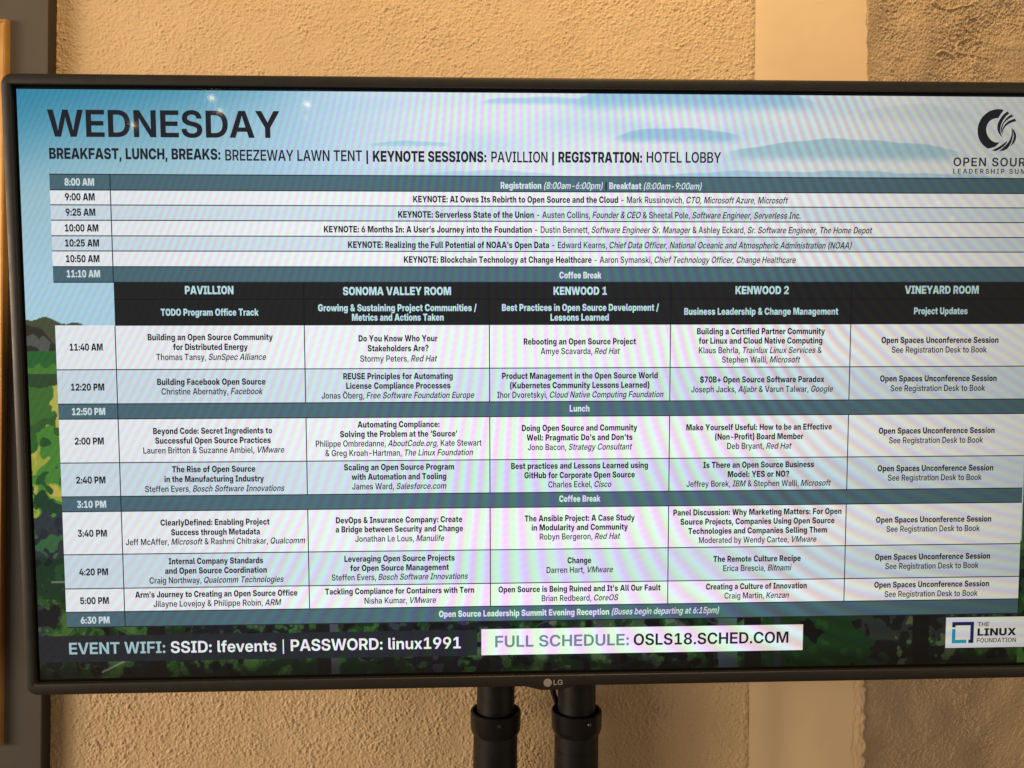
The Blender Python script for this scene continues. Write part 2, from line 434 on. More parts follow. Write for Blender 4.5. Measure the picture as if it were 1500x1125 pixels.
# ------------------------------------------------------------------ lettering: outlines written out as data
GLYPHS = {
    'b': {
        ' ': (269,),
        '$': (673, (300,-102,1, 300,829,1, 387,829,1, 387,-102,1), (341,-11,1, 244,-11,0, 105,47,0, 32,161,0, 32,244,1, 213,244,1, 214,212,0, 246,166,0, 303,142,0, 341,142,1, 375,142,0, 425,160,0, 452,191,0, 452,212,1, 452,230,0, 427,258,0, 375,279,0, 333,287,1, 259,302,1, 157,323,0, 47,427,0, 47,509,1, 47,578,0, 121,681,0, 252,739,0, 339,739,1, 427,739,0, 556,681,0, 626,574,0, 628,500,1, 450,500,1, 447,540,0, 390,585,0, 341,585,1, 310,585,0, 265,568,0, 241,539,0, 241,519,1, 241,501,0, 264,474,0, 312,454,0, 349,447,1, 410,435,1, 470,423,0, 558,385,0, 615,332,0, 642,264,0, 642,221,1, 642,148,0, 570,44,0, 436,-11,0)),
        '&': (679, (277,-12,1, 199,-12,0, 87,44,0, 27,137,0, 27,193,1, 27,234,0, 57,298,0, 114,352,0, 154,377,1, 314,478,1, 331,489,0, 350,511,0, 359,534,0, 359,544,1, 359,563,0, 331,591,0, 303,591,1, 285,591,0, 259,578,0, 245,554,0, 245,538,1, 245,516,0, 268,472,0, 309,421,0, 337,390,1, 688,0,1, 501,0,1, 208,314,1, 183,341,0, 130,409,0, 93,492,0, 93,540,1, 93,595,0, 145,685,0, 240,738,0, 303,738,1, 363,738,0, 450,689,0, 498,606,0, 498,556,1, 498,523,0, 475,461,0, 432,408,0, 401,386,1, 251,279,1, 231,265,0, 204,231,0, 204,205,1, 204,184,0, 226,152,0, 264,134,0, 289,134,1, 326,134,0, 399,170,0, 460,234,0, 496,322,0, 496,373,1, 644,373,1, 644,311,0, 618,197,0, 562,103,0, 517,70,1, 466,45,1, 423,16,0, 323,-12,0)),
        "'": (310, (88,425,1, 72,728,1, 239,728,1, 222,425,1)),
        '(': (391, (66,292,1, 66,377,0, 96,554,0, 148,711,0, 182,767,1, 356,767,1, 327,697,0, 280,537,0, 254,371,0, 254,292,1, 254,222,0, 276,90,0, 322,-54,0, 356,-141,1, 182,-141,1, 125,-46,0, 66,175,0)),
        ')': (391, (34,-141,1, 69,-54,0, 114,90,0, 137,222,0, 137,292,1, 137,371,0, 111,537,0, 65,697,0, 34,767,1, 208,767,1, 243,711,0, 295,554,0, 324,377,0, 324,292,1, 324,175,0, 265,-46,0, 208,-141,1)),
        '+': (645, (247,25,1, 247,546,1, 398,546,1, 398,25,1), (62,213,1, 62,357,1, 582,357,1, 582,213,1)),
        ',': (269, (20,-177,1, 55,125,1, 228,125,1, 145,-177,1)),
        '-': (645, (492,354,1, 492,213,1, 153,213,1, 153,354,1)),
        '.': (269, (134,-10,1, 94,-10,0, 37,47,0, 37,87,1, 37,128,0, 94,184,0, 134,184,1, 175,184,0, 232,128,0, 232,87,1, 232,47,0, 175,-10,0)),
        '/': (395, (394,762,1, 159,-109,1, 2,-109,1, 236,762,1)),
        '0': (645, (322,-11,1, 224,-11,0, 90,79,0, 23,247,0, 23,363,1, 23,480,0, 91,648,0, 224,739,0, 322,739,1, 421,739,0, 554,648,0, 621,480,0, 621,363,1, 621,247,0, 554,79,0, 422,-11,0), (322,139,1, 363,139,0, 414,190,0, 438,291,0, 438,363,1, 438,437,0, 414,537,0, 363,589,0, 322,589,1, 282,589,0, 231,537,0, 206,437,0, 206,363,1, 206,291,0, 231,190,0, 282,139,0)),
        '1': (645, (80,0,1, 80,150,1, 586,150,1, 586,0,1), (443,728,1, 443,0,1, 258,0,1, 258,560,1, 256,560,1, 93,456,1, 93,617,1, 266,728,1)),
        '2': (645, (51,0,1, 51,135,1, 322,359,1, 347,380,0, 391,421,0, 418,468,0, 418,499,1, 418,527,0, 394,568,0, 350,591,0, 321,591,1, 291,591,0, 245,564,0, 220,513,0, 220,476,1, 43,476,1, 43,557,0, 111,675,0, 236,739,0, 322,739,1, 403,739,0, 527,683,0, 597,581,0, 597,511,1, 597,461,0, 559,377,0, 481,294,0, 421,244,1, 312,152,1, 312,150,1, 602,150,1, 602,0,1)),
        '3': (645, (318,-11,1, 223,-11,0, 94,57,0, 27,170,0, 26,238,1, 209,238,1, 210,208,0, 238,162,0, 286,136,0, 317,136,1, 348,136,0, 394,161,0, 420,206,0, 420,236,1, 420,264,0, 392,306,0, 341,330,0, 306,330,1, 206,330,1, 206,438,1, 356,575,1, 356,577,1, 63,577,1, 63,728,1, 576,728,1, 576,587,1, 343,381,1, 343,422,1, 429,432,0, 547,385,0, 609,289,0, 609,226,1, 609,155,0, 535,49,0, 404,-11,0)),
        '4': (645, (12,135,1, 12,281,1, 300,728,1, 485,728,1, 200,281,1, 200,279,1, 632,279,1, 632,135,1), (368,0,1, 368,179,1, 370,244,1, 370,454,1, 544,454,1, 544,0,1)),
        '5': (645, (319,-11,1, 237,-11,0, 111,48,0, 38,155,0, 35,227,1, 215,227,1, 215,199,0, 243,156,0, 291,132,0, 320,132,1, 352,132,0, 399,160,0, 426,210,0, 426,243,1, 426,277,0, 399,328,0, 352,357,0, 321,357,1, 283,357,0, 228,324,0, 218,296,1, 48,307,1, 72,728,1, 562,728,1, 562,577,1, 235,577,1, 224,436,1, 225,436,1, 247,462,0, 320,492,0, 365,492,1, 414,492,0, 501,455,0, 568,390,0, 607,301,0, 607,249,1, 607,173,0, 535,56,0, 406,-11,0)),
        '6': (645, (327,-10,1, 245,-10,0, 115,52,0, 38,165,0, 38,241,1, 38,302,0, 85,414,0, 126,475,1, 297,728,1, 494,728,1, 276,407,1, 225,407,1, 235,422,0, 272,453,0, 330,475,0, 369,475,1, 441,475,0, 547,419,0, 606,315,0, 606,244,1, 606,168,0, 535,54,0, 409,-10,0), (323,133,1, 354,133,0, 401,161,0, 429,211,0, 429,242,1, 429,273,0, 401,322,0, 354,350,0, 323,350,1, 293,350,0, 244,322,0, 217,273,0, 217,242,1, 217,211,0, 244,161,0, 293,133,0)),
        '7': (645, (106,0,1, 395,571,1, 395,573,1, 56,573,1, 56,728,1, 589,728,1, 589,576,1, 298,0,1)),
        '8': (645, (322,-11,1, 234,-11,0, 100,42,0, 25,136,0, 25,197,1, 25,245,0, 70,321,0, 152,369,0, 206,376,1, 206,378,1, 134,389,0, 49,475,0, 49,540,1, 49,599,0, 118,688,0, 242,739,0, 322,739,1, 404,739,0, 527,689,0, 596,600,0, 596,540,1, 596,475,0, 510,389,0, 438,378,1, 438,376,1, 492,369,0, 574,321,0, 620,245,0, 620,197,1, 620,136,0, 544,42,0, 411,-11,0), (322,119,1, 352,119,0, 398,143,0, 425,185,0, 425,212,1, 425,239,0, 398,281,0, 352,304,0, 322,304,1, 292,304,0, 246,281,0, 220,239,0, 220,212,1, 220,185,0, 246,143,0, 292,119,0), (322,438,1, 349,438,0, 390,459,0, 412,497,0, 412,521,1, 412,546,0, 390,583,0, 349,603,0, 322,603,1, 295,603,0, 255,583,0, 232,546,0, 232,521,1, 232,497,0, 255,459,0, 295,438,0)),
        '9': (645, (317,737,1, 400,737,0, 530,676,0, 606,563,0, 606,486,1, 606,425,0, 560,313,0, 519,253,1, 347,0,1, 151,0,1, 369,320,1, 420,320,1, 410,306,0, 372,274,0, 315,252,0, 275,252,1, 204,252,0, 97,309,0, 38,412,0, 38,484,1, 38,559,0, 110,674,0, 236,737,0), (322,594,1, 291,594,0, 243,566,0, 216,517,0, 216,486,1, 216,454,0, 243,405,0, 291,377,0, 322,377,1, 353,377,0, 400,405,0, 428,454,0, 428,486,1, 428,517,0, 400,566,0, 353,594,0)),
        ':': (269, (134,-10,1, 94,-10,0, 37,47,0, 37,87,1, 37,128,0, 94,184,0, 134,184,1, 175,184,0, 232,128,0, 232,87,1, 232,47,0, 175,-10,0), (134,313,1, 94,313,0, 37,369,0, 37,410,1, 37,450,0, 94,507,0, 134,507,1, 175,507,0, 232,450,0, 232,410,1, 232,369,0, 175,313,0)),
        '?': (595, (200,227,1, 200,253,1, 200,302,0, 220,365,0, 265,409,0, 301,428,1, 335,448,0, 372,493,0, 372,521,1, 372,542,0, 352,574,0, 316,592,0, 293,592,1, 268,592,0, 228,571,0, 206,532,0, 206,505,1, 33,505,1, 33,577,0, 101,681,0, 219,737,0, 295,737,1, 371,737,0, 487,688,0, 554,599,0, 554,538,1, 554,479,0, 502,393,0, 453,363,1, 425,345,0, 383,312,0, 359,273,0, 359,246,1, 359,227,1), (281,-10,1, 239,-10,0, 183,45,0, 183,87,1, 183,128,0, 239,183,0, 281,183,1, 323,183,0, 380,128,0, 380,87,1, 380,45,0, 323,-10,0)),
        'A': (764, (8,0,1, 252,728,1, 508,728,1, 756,0,1, 542,0,1, 452,297,1, 427,384,0, 379,563,0, 355,659,1, 404,659,1, 380,563,0, 334,384,0, 308,297,1, 218,0,1), (184,134,1, 184,280,1, 580,280,1, 580,134,1)),
        'B': (655, (45,0,1, 45,728,1, 355,728,1, 437,728,0, 550,681,0, 607,599,0, 607,545,1, 607,503,0, 572,436,0, 510,392,0, 469,384,1, 469,381,1, 515,379,0, 589,334,0, 633,257,0, 633,206,1, 633,146,0, 573,53,0, 460,0,0, 381,0,1), (232,147,1, 342,147,1, 387,147,0, 436,188,0, 436,224,1, 436,249,0, 414,285,0, 372,304,0, 343,304,1, 232,304,1), (232,435,1, 330,435,1, 356,435,0, 394,452,0, 415,485,0, 415,508,1, 415,542,0, 369,581,0, 331,581,1, 232,581,1)),
        'C': (734, (377,-11,1, 278,-11,0, 119,76,0, 27,244,0, 27,363,1, 27,484,0, 120,652,0, 279,739,0, 377,739,1, 445,739,0, 560,700,0, 647,627,0, 702,524,0, 709,460,1, 517,460,1, 512,486,0, 490,528,0, 455,557,0, 409,573,0, 381,573,1, 330,573,0, 258,523,0, 220,430,0, 220,363,1, 220,297,0, 258,203,0, 330,155,0, 381,155,1, 409,155,0, 454,170,0, 489,199,0, 512,241,0, 517,267,1, 709,267,1, 703,209,0, 651,108,0, 565,32,0, 449,-11,0)),
        'D': (713, (322,0,1, 126,0,1, 126,159,1, 314,159,1, 374,159,0, 455,202,0, 495,292,0, 495,363,1, 495,435,0, 454,525,0, 372,568,0, 309,568,1, 123,568,1, 123,728,1, 321,728,1, 432,728,0, 597,639,0, 687,475,0, 687,363,1, 687,252,0, 597,89,0, 434,0,0), (236,728,1, 236,0,1, 45,0,1, 45,728,1)),
        'E': (622, (45,0,1, 45,728,1, 587,728,1, 587,568,1, 236,568,1, 236,443,1, 560,443,1, 560,288,1, 236,288,1, 236,159,1, 587,159,1, 587,0,1)),
        'F': (595, (45,0,1, 45,728,1, 572,728,1, 572,568,1, 236,568,1, 236,418,1, 548,418,1, 548,264,1, 236,264,1, 236,0,1)),
        'G': (744, (381,-11,1, 275,-11,0, 115,81,0, 27,249,0, 27,363,1, 27,483,0, 120,651,0, 280,739,0, 378,739,1, 443,739,0, 557,702,0, 645,633,0, 700,539,0, 705,482,1, 512,482,1, 507,503,0, 486,537,0, 454,561,0, 411,573,0, 385,573,1, 332,573,0, 259,524,0, 220,431,0, 220,364,1, 220,297,0, 258,204,0, 333,155,0, 386,155,1, 431,155,0, 494,183,0, 526,234,0, 526,269,1, 565,265,1, 389,265,1, 389,402,1, 712,402,1, 712,301,1, 712,206,0, 628,66,0, 479,-11,0)),
        'H': (733, (45,0,1, 45,728,1, 236,728,1, 236,450,1, 497,450,1, 497,728,1, 688,728,1, 688,0,1, 497,0,1, 497,291,1, 236,291,1, 236,0,1)),
        'I': (452, (27,0,1, 27,152,1, 131,152,1, 131,576,1, 27,576,1, 27,728,1, 424,728,1, 424,576,1, 321,576,1, 321,152,1, 424,152,1, 424,0,1)),
        'J': (585, (279,-11,1, 157,-11,0, 23,113,0, 23,228,1, 23,280,1, 204,280,1, 204,226,1, 204,186,0, 242,144,0, 277,144,1, 312,144,0, 350,186,0, 350,226,1, 350,728,1, 540,728,1, 540,225,1, 540,111,0, 404,-11,0)),
        'K': (730, (186,121,1, 186,331,1, 210,366,0, 256,432,0, 305,499,0, 334,536,1, 486,728,1, 709,728,1, 405,357,1, 387,360,1), (45,0,1, 45,728,1, 236,728,1, 236,562,1, 234,358,1, 236,267,1, 236,0,1), (502,0,1, 318,300,1, 433,442,1, 722,0,1)),
        'L': (569, (45,0,1, 45,728,1, 236,728,1, 236,159,1, 546,159,1, 546,0,1)),
        'M': (929, (45,0,1, 45,728,1, 334,728,1, 411,477,1, 419,449,0, 440,365,0, 463,270,0, 482,184,0, 488,154,1, 443,154,1, 449,184,0, 468,270,0, 490,365,0, 511,449,0, 519,477,1, 595,728,1, 884,728,1, 884,0,1, 696,0,1, 696,295,1, 696,319,0, 698,397,0, 701,489,0, 703,583,0, 703,623,1, 721,623,1, 711,581,0, 688,487,0, 664,396,0, 643,320,0, 635,295,1, 543,0,1, 387,0,1, 293,295,1, 286,320,0, 264,396,0, 240,487,0, 215,581,0, 205,623,1, 226,623,1, 226,583,0, 229,489,0, 231,397,0, 234,319,0, 234,295,1, 234,0,1)),
        'N': (746, (45,0,1, 45,728,1, 245,728,1, 432,424,1, 447,400,0, 483,334,0, 522,257,0, 539,217,1, 518,181,1, 516,220,0, 512,319,0, 509,413,0, 509,442,1, 509,728,1, 701,728,1, 701,0,1, 502,0,1, 328,280,1, 309,310,0, 267,385,0, 221,475,0, 196,526,1, 227,534,1, 231,483,0, 236,384,0, 237,304,0, 237,280,1, 237,0,1)),
        'O': (756, (378,-11,1, 279,-11,0, 120,76,0, 27,244,0, 27,363,1, 27,484,0, 120,652,0, 279,739,0, 378,739,1, 477,739,0, 636,652,0, 729,484,0, 729,363,1, 729,243,0, 636,76,0, 477,-11,0), (378,155,1, 428,155,0, 498,204,0, 536,297,0, 536,363,1, 536,430,0, 498,524,0, 428,573,0, 378,573,1, 328,573,0, 258,524,0, 220,430,0, 220,363,1, 220,297,0, 258,204,0, 328,155,0)),
        'P': (648, (45,0,1, 45,728,1, 350,728,1, 435,728,0, 559,665,0, 626,552,0, 626,475,1, 626,399,0, 558,286,0, 433,224,0, 348,224,1, 156,224,1, 156,379,1, 327,379,1, 361,379,0, 410,403,0, 436,446,0, 436,475,1, 436,505,0, 410,548,0, 361,572,0, 327,572,1, 236,572,1, 236,0,1)),
        'R': (663, (45,0,1, 45,728,1, 351,728,1, 435,728,0, 559,667,0, 627,556,0, 627,479,1, 627,403,0, 557,295,0, 429,237,0, 342,237,1, 161,237,1, 161,385,1, 328,385,1, 362,385,0, 410,408,0, 437,449,0, 437,479,1, 437,509,0, 410,550,0, 362,573,0, 327,573,1, 236,573,1, 236,0,1), (447,0,1, 281,331,1, 479,331,1, 649,0,1)),
        'S': (673, (341,-11,1, 244,-11,0, 105,47,0, 32,161,0, 32,244,1, 213,244,1, 214,212,0, 246,166,0, 303,142,0, 341,142,1, 375,142,0, 425,160,0, 452,191,0, 452,212,1, 452,230,0, 427,258,0, 375,279,0, 333,287,1, 259,302,1, 157,323,0, 47,427,0, 47,509,1, 47,578,0, 121,681,0, 252,739,0, 339,739,1, 427,739,0, 556,681,0, 626,574,0, 628,500,1, 450,500,1, 447,540,0, 390,585,0, 341,585,1, 310,585,0, 265,568,0, 241,539,0, 241,519,1, 241,501,0, 264,474,0, 312,454,0, 349,447,1, 410,435,1, 470,423,0, 558,385,0, 615,332,0, 642,264,0, 642,221,1, 642,148,0, 570,44,0, 436,-11,0)),
        'T': (662, (23,568,1, 23,728,1, 639,728,1, 639,568,1, 426,568,1, 426,0,1, 236,0,1, 236,568,1)),
        'U': (711, (355,-11,1, 262,-11,0, 122,56,0, 45,177,0, 45,259,1, 45,728,1, 232,728,1, 232,274,1, 232,239,0, 264,183,0, 319,152,0, 356,152,1, 392,152,0, 448,183,0, 479,238,0, 479,274,1, 479,728,1, 666,728,1, 666,259,1, 666,177,0, 589,56,0, 449,-11,0)),
        'V': (755, (255,0,1, 8,728,1, 219,728,1, 311,431,1, 337,344,0, 385,164,0, 409,71,1, 358,71,1, 381,164,0, 426,344,0, 451,431,1, 539,728,1, 747,728,1, 508,0,1)),
        'W': (1043, (202,0,1, 8,728,1, 216,728,1, 280,429,1, 291,378,0, 310,268,0, 328,159,0, 337,107,1, 296,107,1, 306,159,0, 325,268,0, 346,378,0, 358,429,1, 428,728,1, 616,728,1, 685,429,1, 697,378,0, 718,268,0, 738,159,0, 748,107,1, 706,107,1, 715,159,0, 733,268,0, 752,378,0, 763,429,1, 827,728,1, 1035,728,1, 842,0,1, 630,0,1, 546,337,1, 534,388,0, 512,519,0, 495,599,1, 548,599,1, 531,519,0, 510,388,0, 497,337,1, 413,0,1)),
        'X': (747, (8,0,1, 319,441,1, 319,298,1, 36,728,1, 253,728,1, 316,627,1, 334,599,0, 362,546,0, 389,495,0, 403,471,1, 348,471,1, 362,495,0, 389,546,0, 419,599,0, 436,627,1, 500,728,1, 711,728,1, 437,309,1, 437,443,1, 738,0,1, 515,0,1, 431,131,1, 417,154,0, 393,193,0, 372,230,0, 360,249,1, 386,249,1, 374,230,0, 353,193,0, 329,154,0, 314,131,1, 226,0,1)),
        'Y': (737, (279,0,1, 279,254,1, 8,728,1, 228,728,1, 337,516,1, 351,488,0, 376,432,0, 388,400,1, 359,400,1, 370,432,0, 394,488,0, 407,516,1, 510,728,1, 729,728,1, 465,254,1, 465,0,1)),
        'a': (582, (203,-9,1, 151,-9,0, 71,25,0, 26,93,0, 26,146,1, 26,190,0, 57,251,0, 112,289,0, 184,309,0, 226,313,1, 272,316,0, 327,326,0, 352,344,0, 352,359,1, 352,361,1, 352,375,0, 336,395,0, 307,406,0, 287,406,1, 266,406,0, 235,394,0, 217,371,0, 214,355,1, 45,361,1, 51,415,0, 110,493,0, 216,536,0, 292,536,1, 350,536,0, 440,511,0, 503,464,0, 536,397,0, 536,355,1, 536,0,1, 357,0,1, 357,74,1, 355,74,1, 339,44,0, 294,8,0, 238,-9,0), (262,109,1, 286,109,0, 328,128,0, 354,163,0, 354,187,1, 354,232,1, 346,229,0, 328,224,0, 307,219,0, 283,214,0, 270,212,1, 248,209,0, 217,194,0, 200,171,0, 200,156,1, 200,141,0, 216,120,0, 243,109,0)),
        'b': (627, (380,-10,1, 344,-10,0, 286,12,0, 244,54,0, 232,83,1, 230,83,1, 230,0,1, 47,0,1, 47,728,1, 232,728,1, 232,449,1, 233,449,1, 248,476,0, 289,515,0, 345,536,0, 382,536,1, 444,536,0, 542,471,0, 600,349,0, 600,263,1, 600,178,0, 544,55,0, 445,-10,0), (322,135,1, 351,135,0, 391,166,0, 412,224,0, 412,263,1, 412,303,0, 391,360,0, 351,391,0, 322,391,1, 293,391,0, 250,360,0, 226,303,0, 226,263,1, 226,224,0, 250,167,0, 293,135,0)),
        'c': (585, (301,-11,1, 217,-11,0, 94,57,0, 27,181,0, 27,262,1, 27,344,0, 94,467,0, 217,536,0, 301,536,1, 356,536,0, 448,505,0, 516,448,0, 556,369,0, 559,321,1, 385,312,1, 382,331,0, 369,361,0, 349,382,0, 321,393,0, 304,393,1, 276,393,0, 236,362,0, 214,304,0, 214,263,1, 214,222,0, 236,163,0, 276,132,0, 304,132,1, 321,132,0, 349,143,0, 369,164,0, 382,195,0, 385,215,1, 559,206,1, 557,157,0, 518,78,0, 450,20,0, 357,-11,0)),
        'd': (627, (247,-10,1, 183,-10,0, 83,55,0, 27,178,0, 27,263,1, 27,349,0, 85,471,0, 184,536,0, 245,536,1, 282,536,0, 338,515,0, 380,476,0, 394,449,1, 395,449,1, 395,728,1, 580,728,1, 580,0,1, 397,0,1, 397,83,1, 395,83,1, 383,54,0, 341,12,0, 283,-10,0), (305,135,1, 334,135,0, 377,167,0, 401,224,0, 401,263,1, 401,303,0, 377,360,0, 334,391,0, 305,391,1, 277,391,0, 236,360,0, 215,303,0, 215,263,1, 215,224,0, 236,166,0, 277,135,0)),
        'e': (587, (300,-11,1, 218,-11,0, 95,57,0, 27,181,0, 27,262,1, 27,343,0, 95,466,0, 215,536,0, 295,536,1, 355,536,0, 453,498,0, 524,426,0, 562,327,0, 562,266,1, 562,218,1, 84,218,1, 84,324,1, 477,324,1, 391,303,1, 391,335,0, 370,379,0, 329,403,0, 299,403,1, 270,403,0, 229,379,0, 207,335,0, 207,303,1, 207,224,1, 207,191,0, 231,144,0, 275,119,0, 306,119,1, 328,119,0, 363,131,0, 388,154,0, 394,169,1, 558,161,1, 547,110,0, 476,32,0, 367,-11,0)),
        'f': (415, (393,526,1, 393,386,1, 10,386,1, 10,526,1), (102,0,1, 102,566,1, 102,625,0, 145,702,0, 229,739,0, 292,739,1, 325,739,0, 387,735,0, 400,734,1, 391,595,1, 382,596,0, 352,597,0, 339,597,1, 310,597,0, 287,573,0, 287,547,1, 287,0,1)),
        'g': (628, (307,-213,1, 227,-213,0, 118,-170,0, 58,-95,0, 49,-47,1, 220,-38,1, 224,-52,0, 247,-73,0, 283,-85,0, 307,-85,1, 352,-85,0, 398,-38,0, 398,9,1, 398,94,1, 393,94,1, 381,65,0, 340,26,0, 283,6,0, 247,6,1, 183,6,0, 83,69,0, 27,186,0, 27,267,1, 27,350,0, 85,471,0, 184,536,0, 246,536,1, 282,536,0, 339,514,0, 382,474,0, 395,447,1, 397,447,1, 397,526,1, 581,526,1, 581,28,1, 581,-54,0, 514,-161,0, 392,-213,0), (305,146,1, 334,146,0, 377,176,0, 401,231,0, 401,269,1, 401,307,0, 377,363,0, 334,394,0, 305,394,1, 277,394,0, 236,364,0, 215,308,0, 215,269,1, 215,231,0, 236,176,0, 277,146,0)),
        'h': (622, (232,287,1, 232,0,1, 47,0,1, 47,728,1, 230,728,1, 230,386,1, 209,386,1, 231,452,0, 320,536,0, 395,536,1, 453,536,0, 533,486,0, 575,394,0, 575,332,1, 575,0,1, 390,0,1, 390,293,1, 390,335,0, 350,381,0, 312,381,1, 287,381,0, 251,360,0, 232,318,0)),
        'i': (278, (47,0,1, 47,526,1, 232,526,1, 232,0,1), (139,572,1, 97,572,0, 41,623,0, 41,662,1, 41,700,0, 97,751,0, 139,751,1, 181,751,0, 236,700,0, 236,662,1, 236,623,0, 181,572,0)),
        'j': (279, (47,526,1, 232,526,1, 232,-23,1, 232,-86,0, 184,-166,0, 90,-204,0, 22,-204,1, -38,-204,1, -38,-64,1, -7,-64,1, 23,-64,0, 47,-38,0, 47,-9,1), (140,572,1, 97,572,0, 42,623,0, 42,662,1, 42,700,0, 97,751,0, 139,751,1, 181,751,0, 237,700,0, 237,662,1, 237,623,0, 181,572,0)),
        'k': (586, (213,128,1, 213,347,1, 235,347,1, 377,526,1, 587,526,1, 364,251,1, 313,251,1), (47,0,1, 47,728,1, 232,728,1, 232,0,1), (382,0,1, 250,210,1, 370,341,1, 593,0,1)),
        'l': (312, (237,-1,1, 137,-1,0, 47,73,0, 47,155,1, 47,728,1, 232,728,1, 232,173,1, 232,155,0, 250,137,0, 269,137,1, 276,137,0, 287,137,0, 292,138,1, 301,4,1, 288,2,0, 256,-1,0)),
        'm': (922, (47,0,1, 47,526,1, 222,526,1, 225,395,1, 216,395,1, 229,444,0, 279,507,0, 346,536,0, 383,536,1, 441,536,0, 524,465,0, 537,391,1, 521,391,1, 531,440,0, 585,505,0, 659,536,0, 700,536,1, 751,536,0, 830,491,0, 875,409,0, 875,352,1, 875,0,1, 690,0,1, 690,308,1, 690,345,0, 651,387,0, 619,387,1, 598,387,0, 566,367,0, 549,331,0, 549,307,1, 549,0,1, 373,0,1, 373,308,1, 373,345,0, 334,387,0, 302,387,1, 281,387,0, 249,367,0, 232,331,0, 232,305,1, 232,0,1)),
        'n': (622, (232,287,1, 232,0,1, 47,0,1, 47,526,1, 226,526,1, 228,386,1, 209,386,1, 231,452,0, 320,536,0, 395,536,1, 453,536,0, 533,486,0, 575,394,0, 575,332,1, 575,0,1, 390,0,1, 390,293,1, 390,335,0, 350,381,0, 312,381,1, 287,381,0, 251,360,0, 232,318,0)),
        'o': (609, (304,-11,1, 220,-11,0, 95,57,0, 27,179,0, 27,262,1, 27,345,0, 95,468,0, 220,536,0, 304,536,1, 389,536,0, 514,468,0, 582,345,0, 582,262,1, 582,179,0, 514,57,0, 389,-11,0), (304,132,1, 331,132,0, 372,163,0, 395,221,0, 395,263,1, 395,305,0, 372,362,0, 331,393,0, 304,393,1, 278,393,0, 237,362,0, 214,305,0, 214,263,1, 214,221,0, 237,163,0, 278,132,0)),
        'p': (627, (47,-204,1, 47,526,1, 230,526,1, 230,450,1, 233,450,1, 247,476,0, 288,515,0, 345,536,0, 382,536,1, 444,536,0, 542,471,0, 600,349,0, 600,263,1, 600,178,0, 544,55,0, 445,-10,0, 380,-10,1, 344,-10,0, 287,12,0, 246,53,0, 234,81,1, 232,81,1, 232,-204,1), (322,135,1, 351,135,0, 391,166,0, 412,224,0, 412,263,1, 412,303,0, 391,360,0, 351,391,0, 322,391,1, 293,391,0, 250,360,0, 226,303,0, 226,263,1, 226,224,0, 250,167,0, 293,135,0)),
        'r': (414, (47,0,1, 47,526,1, 226,526,1, 226,430,1, 229,430,1, 243,483,0, 305,529,0, 355,529,1, 368,529,0, 392,527,0, 403,526,1, 403,373,1, 392,375,0, 351,377,0, 333,377,1, 303,377,0, 257,350,0, 232,300,0, 232,266,1, 232,0,1)),
        's': (561, (284,-12,1, 210,-12,0, 97,31,0, 29,111,0, 22,165,1, 201,174,1, 207,146,0, 248,113,0, 285,113,1, 316,113,0, 351,134,0, 351,151,1, 351,166,0, 321,186,0, 290,191,1, 194,208,1, 116,222,0, 34,300,0, 34,362,1, 34,416,0, 93,493,0, 201,535,0, 277,535,1, 351,535,0, 459,493,0, 520,416,0, 524,363,1, 357,355,1, 355,380,0, 313,411,0, 282,411,1, 253,411,0, 219,390,0, 219,373,1, 219,359,0, 244,339,0, 271,334,1, 379,315,1, 461,300,0, 539,231,0, 539,172,1, 539,117,0, 475,34,0, 360,-12,0)),
        't': (403, (379,526,1, 379,386,1, 10,386,1, 10,526,1), (91,663,1, 276,663,1, 276,179,1, 276,157,0, 295,139,0, 320,139,1, 332,139,0, 369,140,0, 376,141,1, 384,2,1, 365,-1,0, 307,-3,0, 278,-3,1, 182,-3,0, 91,73,0, 91,152,1)),
        'u': (622, (227,-10,1, 170,-10,0, 89,40,0, 47,131,0, 47,193,1, 47,526,1, 232,526,1, 232,233,1, 232,191,0, 273,145,0, 310,145,1, 335,145,0, 371,166,0, 390,208,0, 390,239,1, 390,526,1, 575,526,1, 575,0,1, 396,0,1, 395,140,1, 414,140,1, 391,74,0, 303,-10,0)),
        'v': (597, (192,0,1, 2,526,1, 196,526,1, 266,289,1, 281,237,0, 308,131,0, 321,75,1, 281,75,1, 294,131,0, 320,237,0, 334,289,1, 403,526,1, 594,526,1, 405,0,1)),
        'w': (866, (159,0,1, 1,526,1, 194,526,1, 230,367,1, 242,310,0, 267,183,0, 279,117,1, 257,117,1, 270,183,0, 299,310,0, 313,367,1, 352,526,1, 514,526,1, 552,367,1, 566,310,0, 595,183,0, 608,117,1, 587,117,1, 598,183,0, 622,309,0, 634,367,1, 668,526,1, 865,526,1, 706,0,1, 516,0,1, 462,185,1, 454,212,0, 439,275,0, 425,339,0, 418,368,1, 448,368,1, 441,339,0, 426,275,0, 411,212,0, 403,185,1, 349,0,1)),
        'x': (573, (4,0,1, 209,316,1, 206,225,1, 17,526,1, 214,526,1, 245,467,1, 265,429,0, 299,358,0, 315,323,1, 261,323,1, 279,357,0, 313,429,0, 334,467,1, 367,526,1, 561,526,1, 365,225,1, 368,316,1, 568,0,1, 371,0,1, 335,66,1, 315,103,0, 280,173,0, 263,208,1, 309,208,1, 292,173,0, 258,103,0, 237,66,1, 200,0,1)),
        'y': (598, (59,-199,1, 73,-61,1, 131,-63,1, 153,-66,0, 182,-57,0, 197,-34,0, 200,-16,1, 202,0,1, 2,526,1, 196,526,1, 267,289,1, 283,237,0, 307,131,0, 320,75,1, 273,75,1, 286,131,0, 313,238,0, 329,289,1, 404,526,1, 595,526,1, 373,-63,1, 356,-110,0, 306,-174,0, 233,-205,0, 181,-205,1, 150,-205,0, 86,-202,0)),
